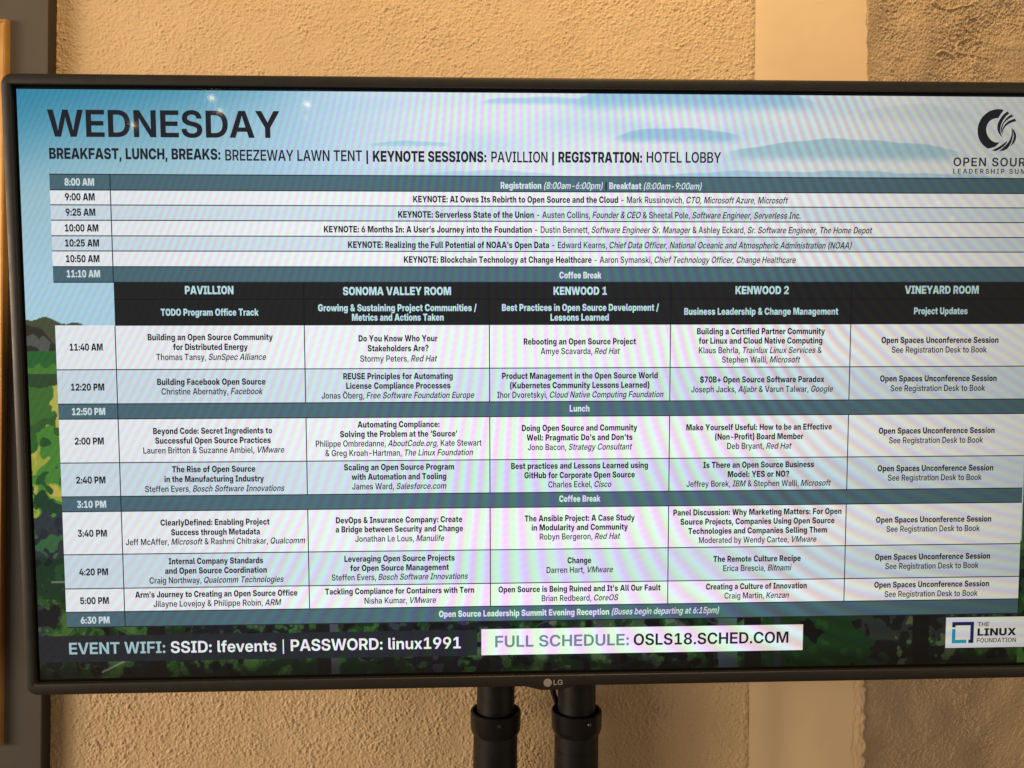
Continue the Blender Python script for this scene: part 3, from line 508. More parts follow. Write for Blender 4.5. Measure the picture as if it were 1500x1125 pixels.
        'z': (564, (51,0,1, 51,114,1, 291,382,1, 291,384,1, 53,384,1, 53,526,1, 507,526,1, 507,403,1, 278,143,1, 278,141,1, 513,141,1, 513,0,1)),
        '|': (387, (283,962,1, 283,-234,1, 103,-234,1, 103,962,1)),
        '‘': (282, (49,426,1, 132,728,1, 258,728,1, 223,426,1)),
        '’': (282, (49,426,1, 84,728,1, 258,728,1, 174,426,1))},
    'r': {
        ' ': (269,),
        '&': (648, (274,-11,1, 201,-11,0, 93,43,0, 34,135,0, 34,193,1, 34,233,0, 64,297,0, 127,356,0, 174,389,1, 309,481,1, 326,493,0, 350,519,0, 362,548,0, 362,562,1, 362,589,0, 323,628,0, 289,628,1, 267,628,0, 233,609,0, 213,576,0, 213,554,1, 213,532,0, 234,488,0, 277,435,0, 308,399,1, 650,0,1, 507,0,1, 223,323,1, 185,368,0, 128,442,0, 96,514,0, 96,556,1, 96,608,0, 144,689,0, 231,736,0, 289,736,1, 345,736,0, 428,692,0, 474,616,0, 474,569,1, 474,537,0, 452,478,0, 409,427,0, 377,404,1, 230,296,1, 197,272,0, 164,227,0, 164,198,1, 164,169,0, 194,124,0, 246,98,0, 279,98,1, 320,98,0, 396,136,0, 457,203,0, 493,293,0, 493,345,1, 607,345,1, 607,287,0, 581,187,0, 533,108,0, 499,80,1, 467,57,1, 429,24,0, 326,-11,0)),
        '(': (391, (106,292,1, 106,375,0, 137,551,0, 190,710,0, 225,767,1, 351,767,1, 318,696,0, 268,533,0, 241,368,0, 241,292,1, 241,224,0, 265,89,0, 314,-56,0, 351,-141,1, 225,-141,1, 167,-43,0, 106,178,0)),
        ')': (391, (39,-141,1, 77,-56,0, 126,90,0, 150,224,0, 150,292,1, 150,368,0, 122,533,0, 73,696,0, 39,767,1, 166,767,1, 201,710,0, 254,551,0, 284,375,0, 284,292,1, 284,177,0, 224,-43,0, 166,-141,1)),
        ',': (269, (41,-163,1, 80,113,1, 211,113,1, 133,-163,1)),
        '-': (645, (486,347,1, 486,239,1, 158,239,1, 158,347,1)),
        '.': (269, (136,-9,1, 102,-9,0, 56,37,0, 56,70,1, 56,104,0, 102,150,0, 136,150,1, 169,150,0, 215,104,0, 215,70,1, 215,37,0, 169,-9,0)),
        '0': (645, (323,-11,1, 233,-11,0, 109,79,0, 44,247,0, 44,363,1, 44,480,0, 109,648,0, 233,739,0, 323,739,1, 412,739,0, 537,648,0, 601,480,0, 601,363,1, 601,247,0, 537,79,0, 412,-11,0), (323,102,1, 371,102,0, 436,164,0, 470,280,0, 470,363,1, 470,447,0, 436,564,0, 371,626,0, 323,626,1, 275,626,0, 209,564,0, 176,447,0, 176,363,1, 176,280,0, 209,164,0, 275,102,0)),
        '1': (645, (95,0,1, 95,112,1, 571,112,1, 571,0,1), (414,728,1, 414,0,1, 280,0,1, 280,601,1, 278,601,1, 106,487,1, 106,612,1, 280,728,1)),
        '5': (645, (321,-10,1, 246,-10,0, 129,47,0, 61,148,0, 58,214,1, 190,214,1, 192,181,0, 227,129,0, 285,99,0, 321,99,1, 360,99,0, 419,135,0, 453,198,0, 453,239,1, 453,281,0, 420,345,0, 361,381,0, 322,381,1, 278,381,0, 210,345,0, 195,312,1, 69,319,1, 96,728,1, 544,728,1, 544,614,1, 216,614,1, 200,428,1, 202,428,1, 228,456,0, 304,487,0, 350,487,1, 400,487,0, 485,451,0, 549,385,0, 585,295,0, 585,243,1, 585,169,0, 518,55,0, 400,-10,0)),
        '6': (645, (325,-11,1, 249,-11,0, 130,52,0, 62,163,0, 62,238,1, 62,295,0, 112,411,0, 164,486,1, 331,728,1, 476,728,1, 241,392,1, 214,392,1, 224,410,0, 259,445,0, 314,468,0, 352,468,1, 421,468,0, 525,411,0, 583,306,0, 583,236,1, 583,164,0, 517,52,0, 401,-11,0), (323,99,1, 360,99,0, 419,135,0, 453,197,0, 453,235,1, 453,274,0, 419,335,0, 360,371,0, 323,371,1, 285,371,0, 226,335,0, 192,275,0, 192,236,1, 192,197,0, 226,135,0, 285,99,0)),
        '8': (645, (322,-11,1, 242,-11,0, 120,42,0, 51,135,0, 51,195,1, 51,243,0, 94,321,0, 169,371,0, 217,378,1, 217,379,1, 153,390,0, 76,479,0, 76,542,1, 76,599,0, 140,688,0, 251,739,0, 322,739,1, 395,739,0, 505,688,0, 568,600,0, 568,542,1, 568,479,0, 491,391,0, 428,379,1, 428,378,1, 476,371,0, 551,321,0, 594,243,0, 594,195,1, 594,135,0, 525,42,0, 403,-11,0), (322,92,1, 362,92,0, 421,121,0, 455,171,0, 455,204,1, 455,239,0, 420,291,0, 361,322,0, 322,322,1, 284,322,0, 224,292,0, 190,239,0, 190,204,1, 190,171,0, 223,121,0, 283,92,0), (322,425,1, 356,425,0, 407,451,0, 436,499,0, 436,530,1, 436,561,0, 407,607,0, 356,633,0, 322,633,1, 288,633,0, 237,607,0, 209,561,0, 209,530,1, 209,499,0, 238,452,0, 289,425,0)),
        '9': (645, (320,738,1, 396,738,0, 515,676,0, 583,564,0, 583,490,1, 583,433,0, 533,317,0, 482,242,1, 315,0,1, 169,0,1, 405,336,1, 432,336,1, 422,318,0, 386,283,0, 332,259,0, 293,259,1, 225,259,0, 120,317,0, 62,421,0, 62,491,1, 62,564,0, 128,675,0, 245,738,0), (323,629,1, 285,629,0, 226,593,0, 192,531,0, 192,492,1, 192,453,0, 226,392,0, 285,357,0, 323,357,1, 360,357,0, 419,392,0, 453,453,0, 453,492,1, 453,531,0, 419,593,0, 360,629,0)),
        ':': (269, (136,-9,1, 102,-9,0, 56,37,0, 56,70,1, 56,104,0, 102,150,0, 136,150,1, 169,150,0, 215,104,0, 215,70,1, 215,37,0, 169,-9,0), (136,347,1, 102,347,0, 56,393,0, 56,426,1, 56,460,0, 102,506,0, 136,506,1, 169,506,0, 215,460,0, 215,426,1, 215,393,0, 169,347,0)),
        'A': (713, (12,0,1, 268,728,1, 443,728,1, 701,0,1, 549,0,1, 426,370,1, 406,433,0, 364,578,0, 338,672,1, 373,672,1, 347,578,0, 305,433,0, 285,370,1, 161,0,1), (167,170,1, 167,281,1, 546,281,1, 546,170,1)),
        'B': (649, (62,0,1, 62,728,1, 347,728,1, 425,728,0, 532,680,0, 587,595,0, 587,539,1, 587,497,0, 555,433,0, 498,391,0, 459,381,1, 459,378,1, 502,374,0, 572,331,0, 615,256,0, 615,203,1, 615,143,0, 558,52,0, 445,0,0, 361,0,1), (198,112,1, 342,112,1, 408,112,0, 474,164,0, 474,211,1, 474,243,0, 444,291,0, 386,318,0, 346,318,1, 198,318,1), (198,421,1, 335,421,1, 370,421,0, 421,445,0, 450,489,0, 450,520,1, 450,563,0, 390,616,0, 336,616,1, 198,616,1)),
        'C': (730, (379,-11,1, 281,-11,0, 127,80,0, 38,248,0, 38,363,1, 38,480,0, 127,648,0, 281,739,0, 379,739,1, 441,739,0, 548,702,0, 631,634,0, 684,538,0, 693,478,1, 554,478,1, 547,511,0, 517,562,0, 472,598,0, 414,616,0, 381,616,1, 319,616,0, 227,555,0, 177,441,0, 177,363,1, 177,285,0, 227,172,0, 319,112,0, 381,112,1, 414,112,0, 471,130,0, 516,165,0, 547,216,0, 554,249,1, 693,249,1, 685,192,0, 633,97,0, 551,27,0, 443,-11,0)),
        'D': (707, (312,0,1, 127,0,1, 127,118,1, 305,118,1, 381,118,0, 481,174,0, 530,284,0, 530,364,1, 530,444,0, 481,554,0, 382,610,0, 308,610,1, 123,610,1, 123,728,1, 316,728,1, 425,728,0, 583,640,0, 668,477,0, 668,364,1, 668,252,0, 583,88,0, 424,0,0), (200,728,1, 200,0,1, 62,0,1, 62,728,1)),
        'E': (603, (62,0,1, 62,728,1, 563,728,1, 563,610,1, 200,610,1, 200,426,1, 536,426,1, 536,311,1, 200,311,1, 200,118,1, 563,118,1, 563,0,1)),
        'F': (580, (62,0,1, 62,728,1, 550,728,1, 550,610,1, 200,610,1, 200,412,1, 522,412,1, 522,297,1, 200,297,1, 200,0,1)),
        'G': (740, (380,-11,1, 279,-11,0, 125,82,0, 38,250,0, 38,363,1, 38,479,0, 127,648,0, 281,739,0, 378,739,1, 439,739,0, 546,702,0, 630,636,0, 684,544,0, 691,488,1, 551,488,1, 544,517,0, 514,564,0, 470,598,0, 414,616,0, 381,616,1, 319,616,0, 228,555,0, 177,442,0, 177,364,1, 177,285,0, 228,173,0, 320,112,0, 383,112,1, 436,112,0, 517,153,0, 562,229,0, 562,279,1, 595,276,1, 398,276,1, 398,382,1, 697,382,1, 697,293,1, 697,202,0, 615,65,0, 472,-11,0)),
        'H': (726, (62,0,1, 62,728,1, 200,728,1, 200,430,1, 526,430,1, 526,728,1, 664,728,1, 664,0,1, 526,0,1, 526,313,1, 200,313,1, 200,0,1)),
        'I': (410, (34,0,1, 34,114,1, 136,114,1, 136,614,1, 34,614,1, 34,728,1, 376,728,1, 376,614,1, 274,614,1, 274,114,1, 376,114,1, 376,0,1)),
        'J': (565, (267,-10,1, 159,-10,0, 32,108,0, 32,217,1, 32,263,1, 166,263,1, 166,216,1, 166,162,0, 220,105,0, 266,105,1, 313,105,0, 367,162,0, 367,216,1, 367,728,1, 504,728,1, 504,216,1, 504,107,0, 377,-10,0)),
        'K': (687, (161,166,1, 161,324,1, 186,357,0, 234,418,0, 284,480,0, 312,512,1, 499,728,1, 668,728,1, 360,377,1, 349,379,1), (62,0,1, 62,728,1, 200,728,1, 200,517,1, 199,338,1, 200,272,1, 200,0,1), (513,0,1, 286,338,1, 371,442,1, 674,0,1)),
        'L': (557, (62,0,1, 62,728,1, 200,728,1, 200,118,1, 529,118,1, 529,0,1)),
        'M': (900, (62,0,1, 62,728,1, 265,728,1, 397,364,1, 404,343,0, 423,278,0, 443,206,0, 461,139,0, 467,116,1, 435,116,1, 441,139,0, 458,205,0, 478,278,0, 498,343,0, 505,364,1, 635,728,1, 838,728,1, 838,0,1, 702,0,1, 702,360,1, 702,384,0, 703,450,0, 705,524,0, 707,601,0, 707,635,1, 722,635,1, 711,597,0, 687,517,0, 665,443,0, 645,381,0, 638,360,1, 507,0,1, 393,0,1, 261,360,1, 253,381,0, 233,443,0, 210,517,0, 186,596,0, 175,635,1, 192,635,1, 193,601,0, 194,525,0, 196,450,0, 198,384,0, 198,360,1, 198,0,1)),
        'N': (735, (62,0,1, 62,728,1, 212,728,1, 457,337,1, 470,317,0, 503,258,0, 540,189,0, 557,152,1, 542,129,1, 540,164,0, 536,249,0, 534,327,0, 534,350,1, 534,728,1, 673,728,1, 673,0,1, 523,0,1, 301,353,1, 285,378,0, 246,445,0, 199,530,0, 171,582,1, 192,595,1, 195,541,0, 199,447,0, 201,374,0, 201,353,1, 201,0,1)),
        'O': (755, (378,-11,1, 281,-11,0, 127,80,0, 38,248,0, 38,363,1, 38,479,0, 127,648,0, 281,739,0, 378,739,1, 475,739,0, 628,648,0, 716,479,0, 716,363,1, 716,248,0, 628,80,0, 475,-11,0), (378,112,1, 436,112,0, 526,170,0, 578,283,0, 578,363,1, 578,444,0, 526,557,0, 436,616,0, 378,616,1, 320,616,0, 229,557,0, 177,444,0, 177,363,1, 177,283,0, 229,170,0, 320,112,0)),
        'P': (634, (62,0,1, 62,728,1, 342,728,1, 424,728,0, 541,668,0, 603,562,0, 603,490,1, 603,418,0, 540,311,0, 422,252,0, 340,252,1, 143,252,1, 143,368,1, 329,368,1, 373,368,0, 434,398,0, 466,453,0, 466,490,1, 466,527,0, 434,582,0, 373,612,0, 329,612,1, 200,612,1, 200,0,1)),
        'Q': (757, (327,246,1, 448,246,1, 518,155,1, 570,93,1, 693,-62,1, 564,-62,1, 482,42,1, 443,94,1), (378,-11,1, 281,-11,0, 127,80,0, 38,248,0, 38,363,1, 38,479,0, 127,648,0, 281,739,0, 378,739,1, 475,739,0, 628,648,0, 716,479,0, 716,363,1, 716,248,0, 628,80,0, 475,-11,0), (378,112,1, 436,112,0, 526,170,0, 578,283,0, 578,363,1, 578,444,0, 526,557,0, 436,616,0, 378,616,1, 320,616,0, 229,557,0, 177,444,0, 177,363,1, 177,283,0, 229,170,0, 320,112,0)),
        'R': (649, (62,0,1, 62,728,1, 346,728,1, 427,728,0, 544,670,0, 606,564,0, 606,493,1, 606,422,0, 541,318,0, 422,262,0, 339,262,1, 143,262,1, 143,374,1, 333,374,1, 377,374,0, 438,403,0, 469,456,0, 469,493,1, 469,530,0, 437,583,0, 377,612,0, 332,612,1, 200,612,1, 200,0,1), (474,0,1, 303,329,1, 451,329,1, 625,0,1)),
        'S': (647, (327,-11,1, 238,-11,0, 109,46,0, 39,155,0, 38,231,1, 173,231,1, 174,191,0, 213,134,0, 282,104,0, 328,104,1, 371,104,0, 436,129,0, 472,174,0, 472,204,1, 472,230,0, 443,266,0, 385,293,0, 340,303,1, 261,322,1, 158,346,0, 54,443,0, 54,521,1, 54,586,0, 123,684,0, 245,739,0, 325,739,1, 406,739,0, 525,683,0, 592,581,0, 594,512,1, 463,512,1, 459,564,0, 384,623,0, 324,623,1, 285,623,0, 226,599,0, 193,556,0, 193,528,1, 193,503,0, 222,467,0, 279,442,0, 320,433,1, 390,416,1, 442,405,0, 524,369,0, 580,319,0, 609,252,0, 609,210,1, 609,142,0, 541,43,0, 415,-11,0)),
        'T': (641, (28,610,1, 28,728,1, 613,728,1, 613,610,1, 390,610,1, 390,0,1, 252,0,1, 252,610,1)),
        'U': (714, (357,-11,1, 268,-11,0, 134,56,0, 61,175,0, 61,253,1, 61,728,1, 197,728,1, 197,264,1, 197,219,0, 236,150,0, 308,110,0, 357,110,1, 406,110,0, 478,150,0, 518,219,0, 518,264,1, 518,728,1, 654,728,1, 654,253,1, 654,175,0, 580,56,0, 447,-11,0)),
        'V': (708, (270,0,1, 12,728,1, 162,728,1, 287,358,1, 306,298,0, 350,149,0, 376,56,1, 340,56,1, 366,149,0, 408,298,0, 427,358,1, 548,728,1, 697,728,1, 444,0,1)),
        'W': (1000, (208,0,1, 12,728,1, 159,728,1, 250,349,1, 260,306,0, 278,217,0, 295,127,0, 302,83,1, 277,83,1, 286,127,0, 303,217,0, 322,306,0, 333,349,1, 428,728,1, 572,728,1, 667,349,1, 678,306,0, 697,217,0, 715,127,0, 723,83,1, 697,83,1, 705,127,0, 722,217,0, 740,306,0, 750,349,1, 841,728,1, 989,728,1, 792,0,1, 637,0,1, 531,404,1, 518,453,0, 496,569,0, 482,636,1, 518,636,1, 504,569,0, 483,455,0, 470,404,1, 364,0,1)),
        'Y': (694, (281,0,1, 281,278,1, 12,728,1, 171,728,1, 299,504,1, 317,471,0, 350,407,0, 367,370,1, 333,370,1, 349,407,0, 381,471,0, 399,504,1, 524,728,1, 682,728,1, 416,278,1, 416,0,1)),
        'Z': (639, (37,0,1, 37,100,1, 360,520,1, 387,554,0, 446,624,0, 476,658,1, 491,612,1, 445,611,0, 353,610,0, 306,610,1, 44,610,1, 44,728,1, 600,728,1, 600,627,1, 283,214,1, 255,178,0, 194,105,0, 162,69,1, 148,116,1, 194,117,0, 287,118,0, 333,118,1, 603,118,1, 603,0,1)),
        'a': (556, (213,-9,1, 161,-9,0, 80,26,0, 34,96,0, 34,148,1, 34,193,0, 67,252,0, 124,287,0, 198,305,0, 237,309,1, 285,314,0, 342,323,0, 367,340,0, 367,357,1, 367,360,1, 367,383,0, 346,416,0, 306,434,0, 277,434,1, 248,434,0, 204,416,0, 177,384,0, 174,364,1, 49,372,1, 56,423,0, 116,496,0, 214,535,0, 279,535,1, 327,535,0, 407,512,0, 466,468,0, 499,400,0, 499,356,1, 499,0,1, 370,0,1, 370,74,1, 367,74,1, 355,50,0, 314,12,0, 254,-9,0), (248,86,1, 286,86,0, 340,115,0, 368,163,0, 368,192,1, 368,249,1, 362,245,0, 338,238,0, 307,231,0, 273,226,0, 256,224,1, 230,220,0, 187,203,0, 162,174,0, 162,151,1, 162,130,0, 183,101,0, 222,86,0)),
        'b': (603, (346,-10,1, 308,-10,0, 248,13,0, 204,55,0, 191,82,1, 188,82,1, 188,0,1, 57,0,1, 57,728,1, 190,728,1, 190,447,1, 192,447,1, 206,473,0, 249,512,0, 308,535,0, 347,535,1, 411,535,0, 512,469,0, 569,346,0, 569,263,1, 569,179,0, 513,57,0, 412,-10,0), (311,99,1, 350,99,0, 405,139,0, 435,212,0, 435,263,1, 435,314,0, 405,387,0, 350,427,0, 311,427,1, 272,427,0, 215,386,0, 184,313,0, 184,263,1, 184,214,0, 215,140,0, 272,99,0)),
        'c': (561, (291,-11,1, 214,-11,0, 98,58,0, 34,181,0, 34,262,1, 34,343,0, 98,467,0, 214,536,0, 291,536,1, 340,536,0, 422,508,0, 485,457,0, 524,387,0, 529,344,1, 402,336,1, 398,357,0, 380,390,0, 352,415,0, 316,428,0, 293,428,1, 253,428,0, 197,386,0, 168,312,0, 168,262,1, 168,212,0, 197,138,0, 253,97,0, 293,97,1, 316,97,0, 352,110,0, 379,134,0, 397,169,0, 402,190,1, 529,182,1, 525,139,0, 486,68,0, 423,17,0, 340,-11,0)),
        'd': (603, (257,-10,1, 191,-10,0, 90,57,0, 34,179,0, 34,263,1, 34,346,0, 91,469,0, 192,535,0, 256,535,1, 295,535,0, 354,512,0, 397,473,0, 411,447,1, 413,447,1, 413,728,1, 546,728,1, 546,0,1, 415,0,1, 415,82,1, 412,82,1, 399,55,0, 355,13,0, 295,-10,0), (292,99,1, 331,99,0, 388,140,0, 419,214,0, 419,263,1, 419,313,0, 388,386,0, 331,427,0, 292,427,1, 254,427,0, 198,387,0, 168,314,0, 168,263,1, 168,212,0, 198,139,0, 254,99,0)),
        'e': (569, (292,-11,1, 213,-11,0, 97,58,0, 34,181,0, 34,261,1, 34,342,0, 98,466,0, 211,536,0, 286,536,1, 341,536,0, 432,499,0, 500,429,0, 537,328,0, 537,265,1, 537,228,1, 87,228,1, 87,316,1, 471,316,1, 411,293,1, 411,336,0, 382,398,0, 327,433,0, 288,433,1, 249,433,0, 194,398,0, 164,337,0, 164,295,1, 164,237,1, 164,192,0, 195,126,0, 254,91,0, 295,91,1, 324,91,0, 369,108,0, 401,139,0, 408,161,1, 530,153,1, 519,104,0, 453,30,0, 354,-11,0)),
        'f': (369, (345,526,1, 345,421,1, 9,421,1, 9,526,1), (104,0,1, 104,590,1, 104,639,0, 143,705,0, 217,739,0, 269,739,1, 296,739,0, 343,735,0, 353,734,1, 344,630,1, 337,631,0, 308,632,0, 296,632,1, 263,632,0, 236,604,0, 236,572,1, 236,0,1)),
        'g': (603, (295,-213,1, 226,-213,0, 126,-174,0, 67,-105,0, 58,-60,1, 181,-47,1, 188,-66,0, 217,-96,0, 264,-113,0, 295,-113,1, 351,-113,0, 415,-55,0, 415,3,1, 415,89,1, 411,89,1, 397,63,0, 354,23,0, 295,1,0, 257,1,1, 192,1,0, 91,66,0, 34,184,0, 34,265,1, 34,348,0, 91,469,0, 192,535,0, 257,535,1, 295,535,0, 354,512,0, 399,471,0, 413,445,1, 415,445,1, 415,526,1, 546,526,1, 546,11,1, 546,-67,0, 482,-166,0, 368,-213,0), (292,107,1, 331,107,0, 388,146,0, 419,218,0, 419,267,1, 419,315,0, 388,388,0, 331,428,0, 292,428,1, 254,428,0, 198,389,0, 168,317,0, 168,267,1, 168,217,0, 198,145,0, 254,107,0)),
        'h': (591, (190,299,1, 190,0,1, 57,0,1, 57,728,1, 189,728,1, 189,392,1, 167,392,1, 191,461,0, 281,535,0, 349,535,1, 404,535,0, 487,487,0, 533,396,0, 533,331,1, 533,0,1, 401,0,1, 401,308,1, 401,363,0, 347,421,0, 299,421,1, 268,421,0, 218,394,0, 190,340,0)),
        'i': (247, (57,0,1, 57,526,1, 190,526,1, 190,0,1), (123,599,1, 91,599,0, 46,641,0, 46,671,1, 46,702,0, 91,743,0, 123,743,1, 156,743,0, 200,702,0, 200,671,1, 200,640,0, 156,599,0)),
        'j': (247, (57,526,1, 190,526,1, 190,-43,1, 190,-95,0, 150,-167,0, 71,-204,0, 15,-204,1, -30,-204,1, -30,-97,1, -2,-97,1, 29,-97,0, 57,-66,0, 57,-32,1), (124,599,1, 91,599,0, 47,641,0, 47,671,1, 47,702,0, 91,743,0, 123,743,1, 156,743,0, 201,702,0, 201,671,1, 201,640,0, 156,599,0)),
        'k': (552, (178,160,1, 178,317,1, 194,317,1, 385,526,1, 542,526,1, 304,265,1, 276,265,1), (57,0,1, 57,728,1, 190,728,1, 190,0,1), (397,0,1, 224,235,1, 313,328,1, 554,0,1)),
        'l': (277, (215,-1,1, 132,-1,0, 57,64,0, 57,136,1, 57,728,1, 190,728,1, 190,151,1, 190,125,0, 209,103,0, 234,103,1, 241,103,0, 253,104,0, 258,104,1, 265,3,1, 255,1,0, 229,-1,0)),
        'm': (885, (57,0,1, 57,526,1, 184,526,1, 186,405,1, 177,405,1, 190,450,0, 239,507,0, 305,536,0, 341,536,1, 400,536,0, 482,465,0, 494,403,1, 478,403,1, 488,445,0, 540,504,0, 612,536,0, 655,536,1, 704,536,0, 782,493,0, 828,410,0, 828,350,1, 828,0,1, 695,0,1, 695,328,1, 695,377,0, 641,424,0, 603,424,1, 574,424,0, 530,398,0, 507,353,0, 507,323,1, 507,0,1, 378,0,1, 378,333,1, 378,375,0, 328,424,0, 288,424,1, 261,424,0, 216,399,0, 190,351,0, 190,315,1, 190,0,1)),
        'n': (590, (190,299,1, 190,0,1, 57,0,1, 57,526,1, 186,526,1, 187,392,1, 167,392,1, 191,461,0, 281,535,0, 349,535,1, 404,535,0, 487,487,0, 533,396,0, 533,331,1, 533,0,1, 401,0,1, 401,308,1, 401,363,0, 347,421,0, 299,421,1, 268,421,0, 218,394,0, 190,340,0)),
        'o': (586, (293,-11,1, 215,-11,0, 98,57,0, 34,180,0, 34,262,1, 34,344,0, 98,467,0, 215,536,0, 293,536,1, 371,536,0, 488,467,0, 553,344,0, 553,262,1, 553,180,0, 488,57,0, 371,-11,0), (293,97,1, 332,97,0, 388,138,0, 418,212,0, 418,262,1, 418,312,0, 388,386,0, 332,427,0, 293,427,1, 254,427,0, 198,386,0, 168,312,0, 168,262,1, 168,212,0, 198,138,0, 254,97,0)),
        'p': (603, (57,-204,1, 57,526,1, 188,526,1, 188,448,1, 191,448,1, 205,473,0, 249,512,0, 308,535,0, 347,535,1, 411,535,0, 512,469,0, 569,346,0, 569,263,1, 569,179,0, 513,57,0, 412,-10,0, 346,-10,1, 308,-10,0, 249,13,0, 206,54,0, 192,80,1, 190,80,1, 190,-204,1), (311,99,1, 350,99,0, 405,139,0, 435,212,0, 435,263,1, 435,314,0, 405,387,0, 350,427,0, 311,427,1, 272,427,0, 215,386,0, 184,313,0, 184,263,1, 184,214,0, 215,140,0, 272,99,0)),
        'r': (376, (57,0,1, 57,526,1, 185,526,1, 185,437,1, 188,437,1, 203,484,0, 267,531,0, 316,531,1, 328,531,0, 351,530,0, 359,529,1, 359,411,1, 352,413,0, 317,416,0, 299,416,1, 268,416,0, 218,388,0, 190,335,0, 190,297,1, 190,0,1)),
        's': (525, (265,-12,1, 201,-12,0, 101,27,0, 39,102,0, 33,156,1, 161,163,1, 167,126,0, 220,86,0, 265,86,1, 309,86,0, 359,120,0, 359,146,1, 359,169,0, 322,197,0, 289,204,1, 198,222,1, 123,238,0, 46,313,0, 46,373,1, 46,422,0, 99,495,0, 196,535,0, 262,535,1, 325,535,0, 420,495,0, 476,423,0, 481,373,1, 359,365,1, 355,397,0, 306,438,0, 264,438,1, 225,438,0, 178,404,0, 178,379,1, 178,357,0, 213,328,0, 247,321,1, 342,302,1, 419,286,0, 493,215,0, 493,158,1, 493,107,0, 435,30,0, 332,-12,0)),
        't': (358, (332,526,1, 332,421,1, 9,421,1, 9,526,1), (94,663,1, 227,663,1, 227,154,1, 227,126,0, 250,104,0, 279,104,1, 290,104,0, 321,105,0, 330,106,1, 337,2,1, 321,-1,0, 276,-2,0, 255,-2,1, 174,-2,0, 94,67,0, 94,137,1)),
        'u': (591, (241,-9,1, 187,-9,0, 103,38,0, 57,130,0, 57,195,1, 57,526,1, 190,526,1, 190,217,1, 190,163,0, 243,105,0, 291,105,1, 323,105,0, 372,132,0, 401,186,0, 401,227,1, 401,526,1, 533,526,1, 533,0,1, 405,0,1, 404,133,1, 423,133,1, 399,64,0, 309,-9,0)),
        'v': (561, (207,0,1, 11,526,1, 151,526,1, 244,253,1, 259,206,0, 285,112,0, 298,65,1, 267,65,1, 280,112,0, 305,206,0, 320,253,1, 411,526,1, 550,526,1, 354,0,1)),
        'w': (818, (172,0,1, 11,526,1, 150,526,1, 201,330,1, 215,275,0, 242,155,0, 255,92,1, 238,92,1, 252,155,0, 281,275,0, 295,330,1, 348,526,1, 470,526,1, 522,330,1, 536,275,0, 565,155,0, 579,92,1, 562,92,1, 575,155,0, 601,275,0, 615,330,1, 666,526,1, 807,526,1, 646,0,1, 510,0,1, 448,213,1, 439,245,0, 422,313,0, 405,384,0, 396,417,1, 422,417,1, 413,384,0, 396,313,0, 379,245,0, 370,213,1, 307,0,1)),
        'x': (545, (13,0,1, 223,308,1, 221,231,1, 24,526,1, 170,526,1, 222,444,1, 243,408,0, 280,341,0, 298,307,1, 250,307,1, 270,341,0, 306,408,0, 328,444,1, 381,526,1, 524,526,1, 324,230,1, 325,307,1, 532,0,1, 387,0,1, 327,93,1, 305,128,0, 269,194,0, 250,226,1, 295,226,1, 276,194,0, 240,128,0, 218,93,1, 158,0,1)),
        'y': (562, (63,-201,1, 73,-96,1, 120,-97,1, 141,-100,0, 171,-90,0, 192,-63,0, 198,-40,1, 212,1,1, 11,526,1, 151,526,1, 244,253,1, 260,206,0, 285,112,0, 298,65,1, 263,65,1, 275,112,0, 302,207,0, 318,253,1, 412,526,1, 551,526,1, 320,-78,1, 304,-120,0, 258,-177,0, 193,-205,0, 150,-205,1, 127,-205,0, 82,-203,0)),
        'z': (532, (51,0,1, 51,88,1, 317,415,1, 317,418,1, 54,418,1, 54,526,1, 476,526,1, 476,432,1, 218,110,1, 218,108,1, 481,108,1, 481,0,1)),
        'Ö': (755, (378,-11,1, 281,-11,0, 127,80,0, 38,248,0, 38,363,1, 38,479,0, 127,648,0, 281,739,0, 378,739,1, 475,739,0, 628,648,0, 716,479,0, 716,363,1, 716,248,0, 628,80,0, 475,-11,0), (378,112,1, 436,112,0, 526,170,0, 578,283,0, 578,363,1, 578,444,0, 526,557,0, 436,616,0, 378,616,1, 320,616,0, 229,557,0, 177,444,0, 177,363,1, 177,283,0, 229,170,0, 320,112,0), (217,745,1, 217,855,1, 327,855,1, 327,745,1), (428,745,1, 428,855,1, 538,855,1, 538,745,1))},
    'm': {
        ' ': (269,),
        '.': (269, (135,-9,1, 101,-9,0, 53,39,0, 53,74,1, 53,108,0, 101,156,0, 135,156,1, 170,156,0, 218,108,0, 218,74,1, 218,39,0, 170,-9,0)),
        '1': (645, (92,0,1, 92,119,1, 574,119,1, 574,0,1), (420,728,1, 420,0,1, 276,0,1, 276,593,1, 273,593,1, 104,481,1, 104,613,1, 277,728,1)),
        '8': (645, (322,-11,1, 241,-11,0, 116,42,0, 46,135,0, 46,195,1, 46,244,0, 89,321,0, 165,371,0, 215,378,1, 215,379,1, 150,390,0, 71,478,0, 71,542,1, 71,599,0, 135,688,0, 249,739,0, 322,739,1, 396,739,0, 510,688,0, 574,600,0, 574,542,1, 574,478,0, 495,390,0, 430,379,1, 430,378,1, 479,371,0, 556,321,0, 599,243,0, 599,195,1, 599,135,0, 529,42,0, 404,-11,0), (322,98,1, 360,98,0, 417,125,0, 449,174,0, 449,206,1, 449,239,0, 416,289,0, 359,318,0, 322,318,1, 286,318,0, 228,289,0, 196,239,0, 196,206,1, 196,174,0, 228,125,0, 284,98,0), (322,428,1, 355,428,0, 404,453,0, 431,498,0, 431,528,1, 431,558,0, 404,603,0, 355,627,0, 322,627,1, 290,627,0, 241,603,0, 213,558,0, 213,528,1, 213,498,0, 241,453,0, 290,428,0)),
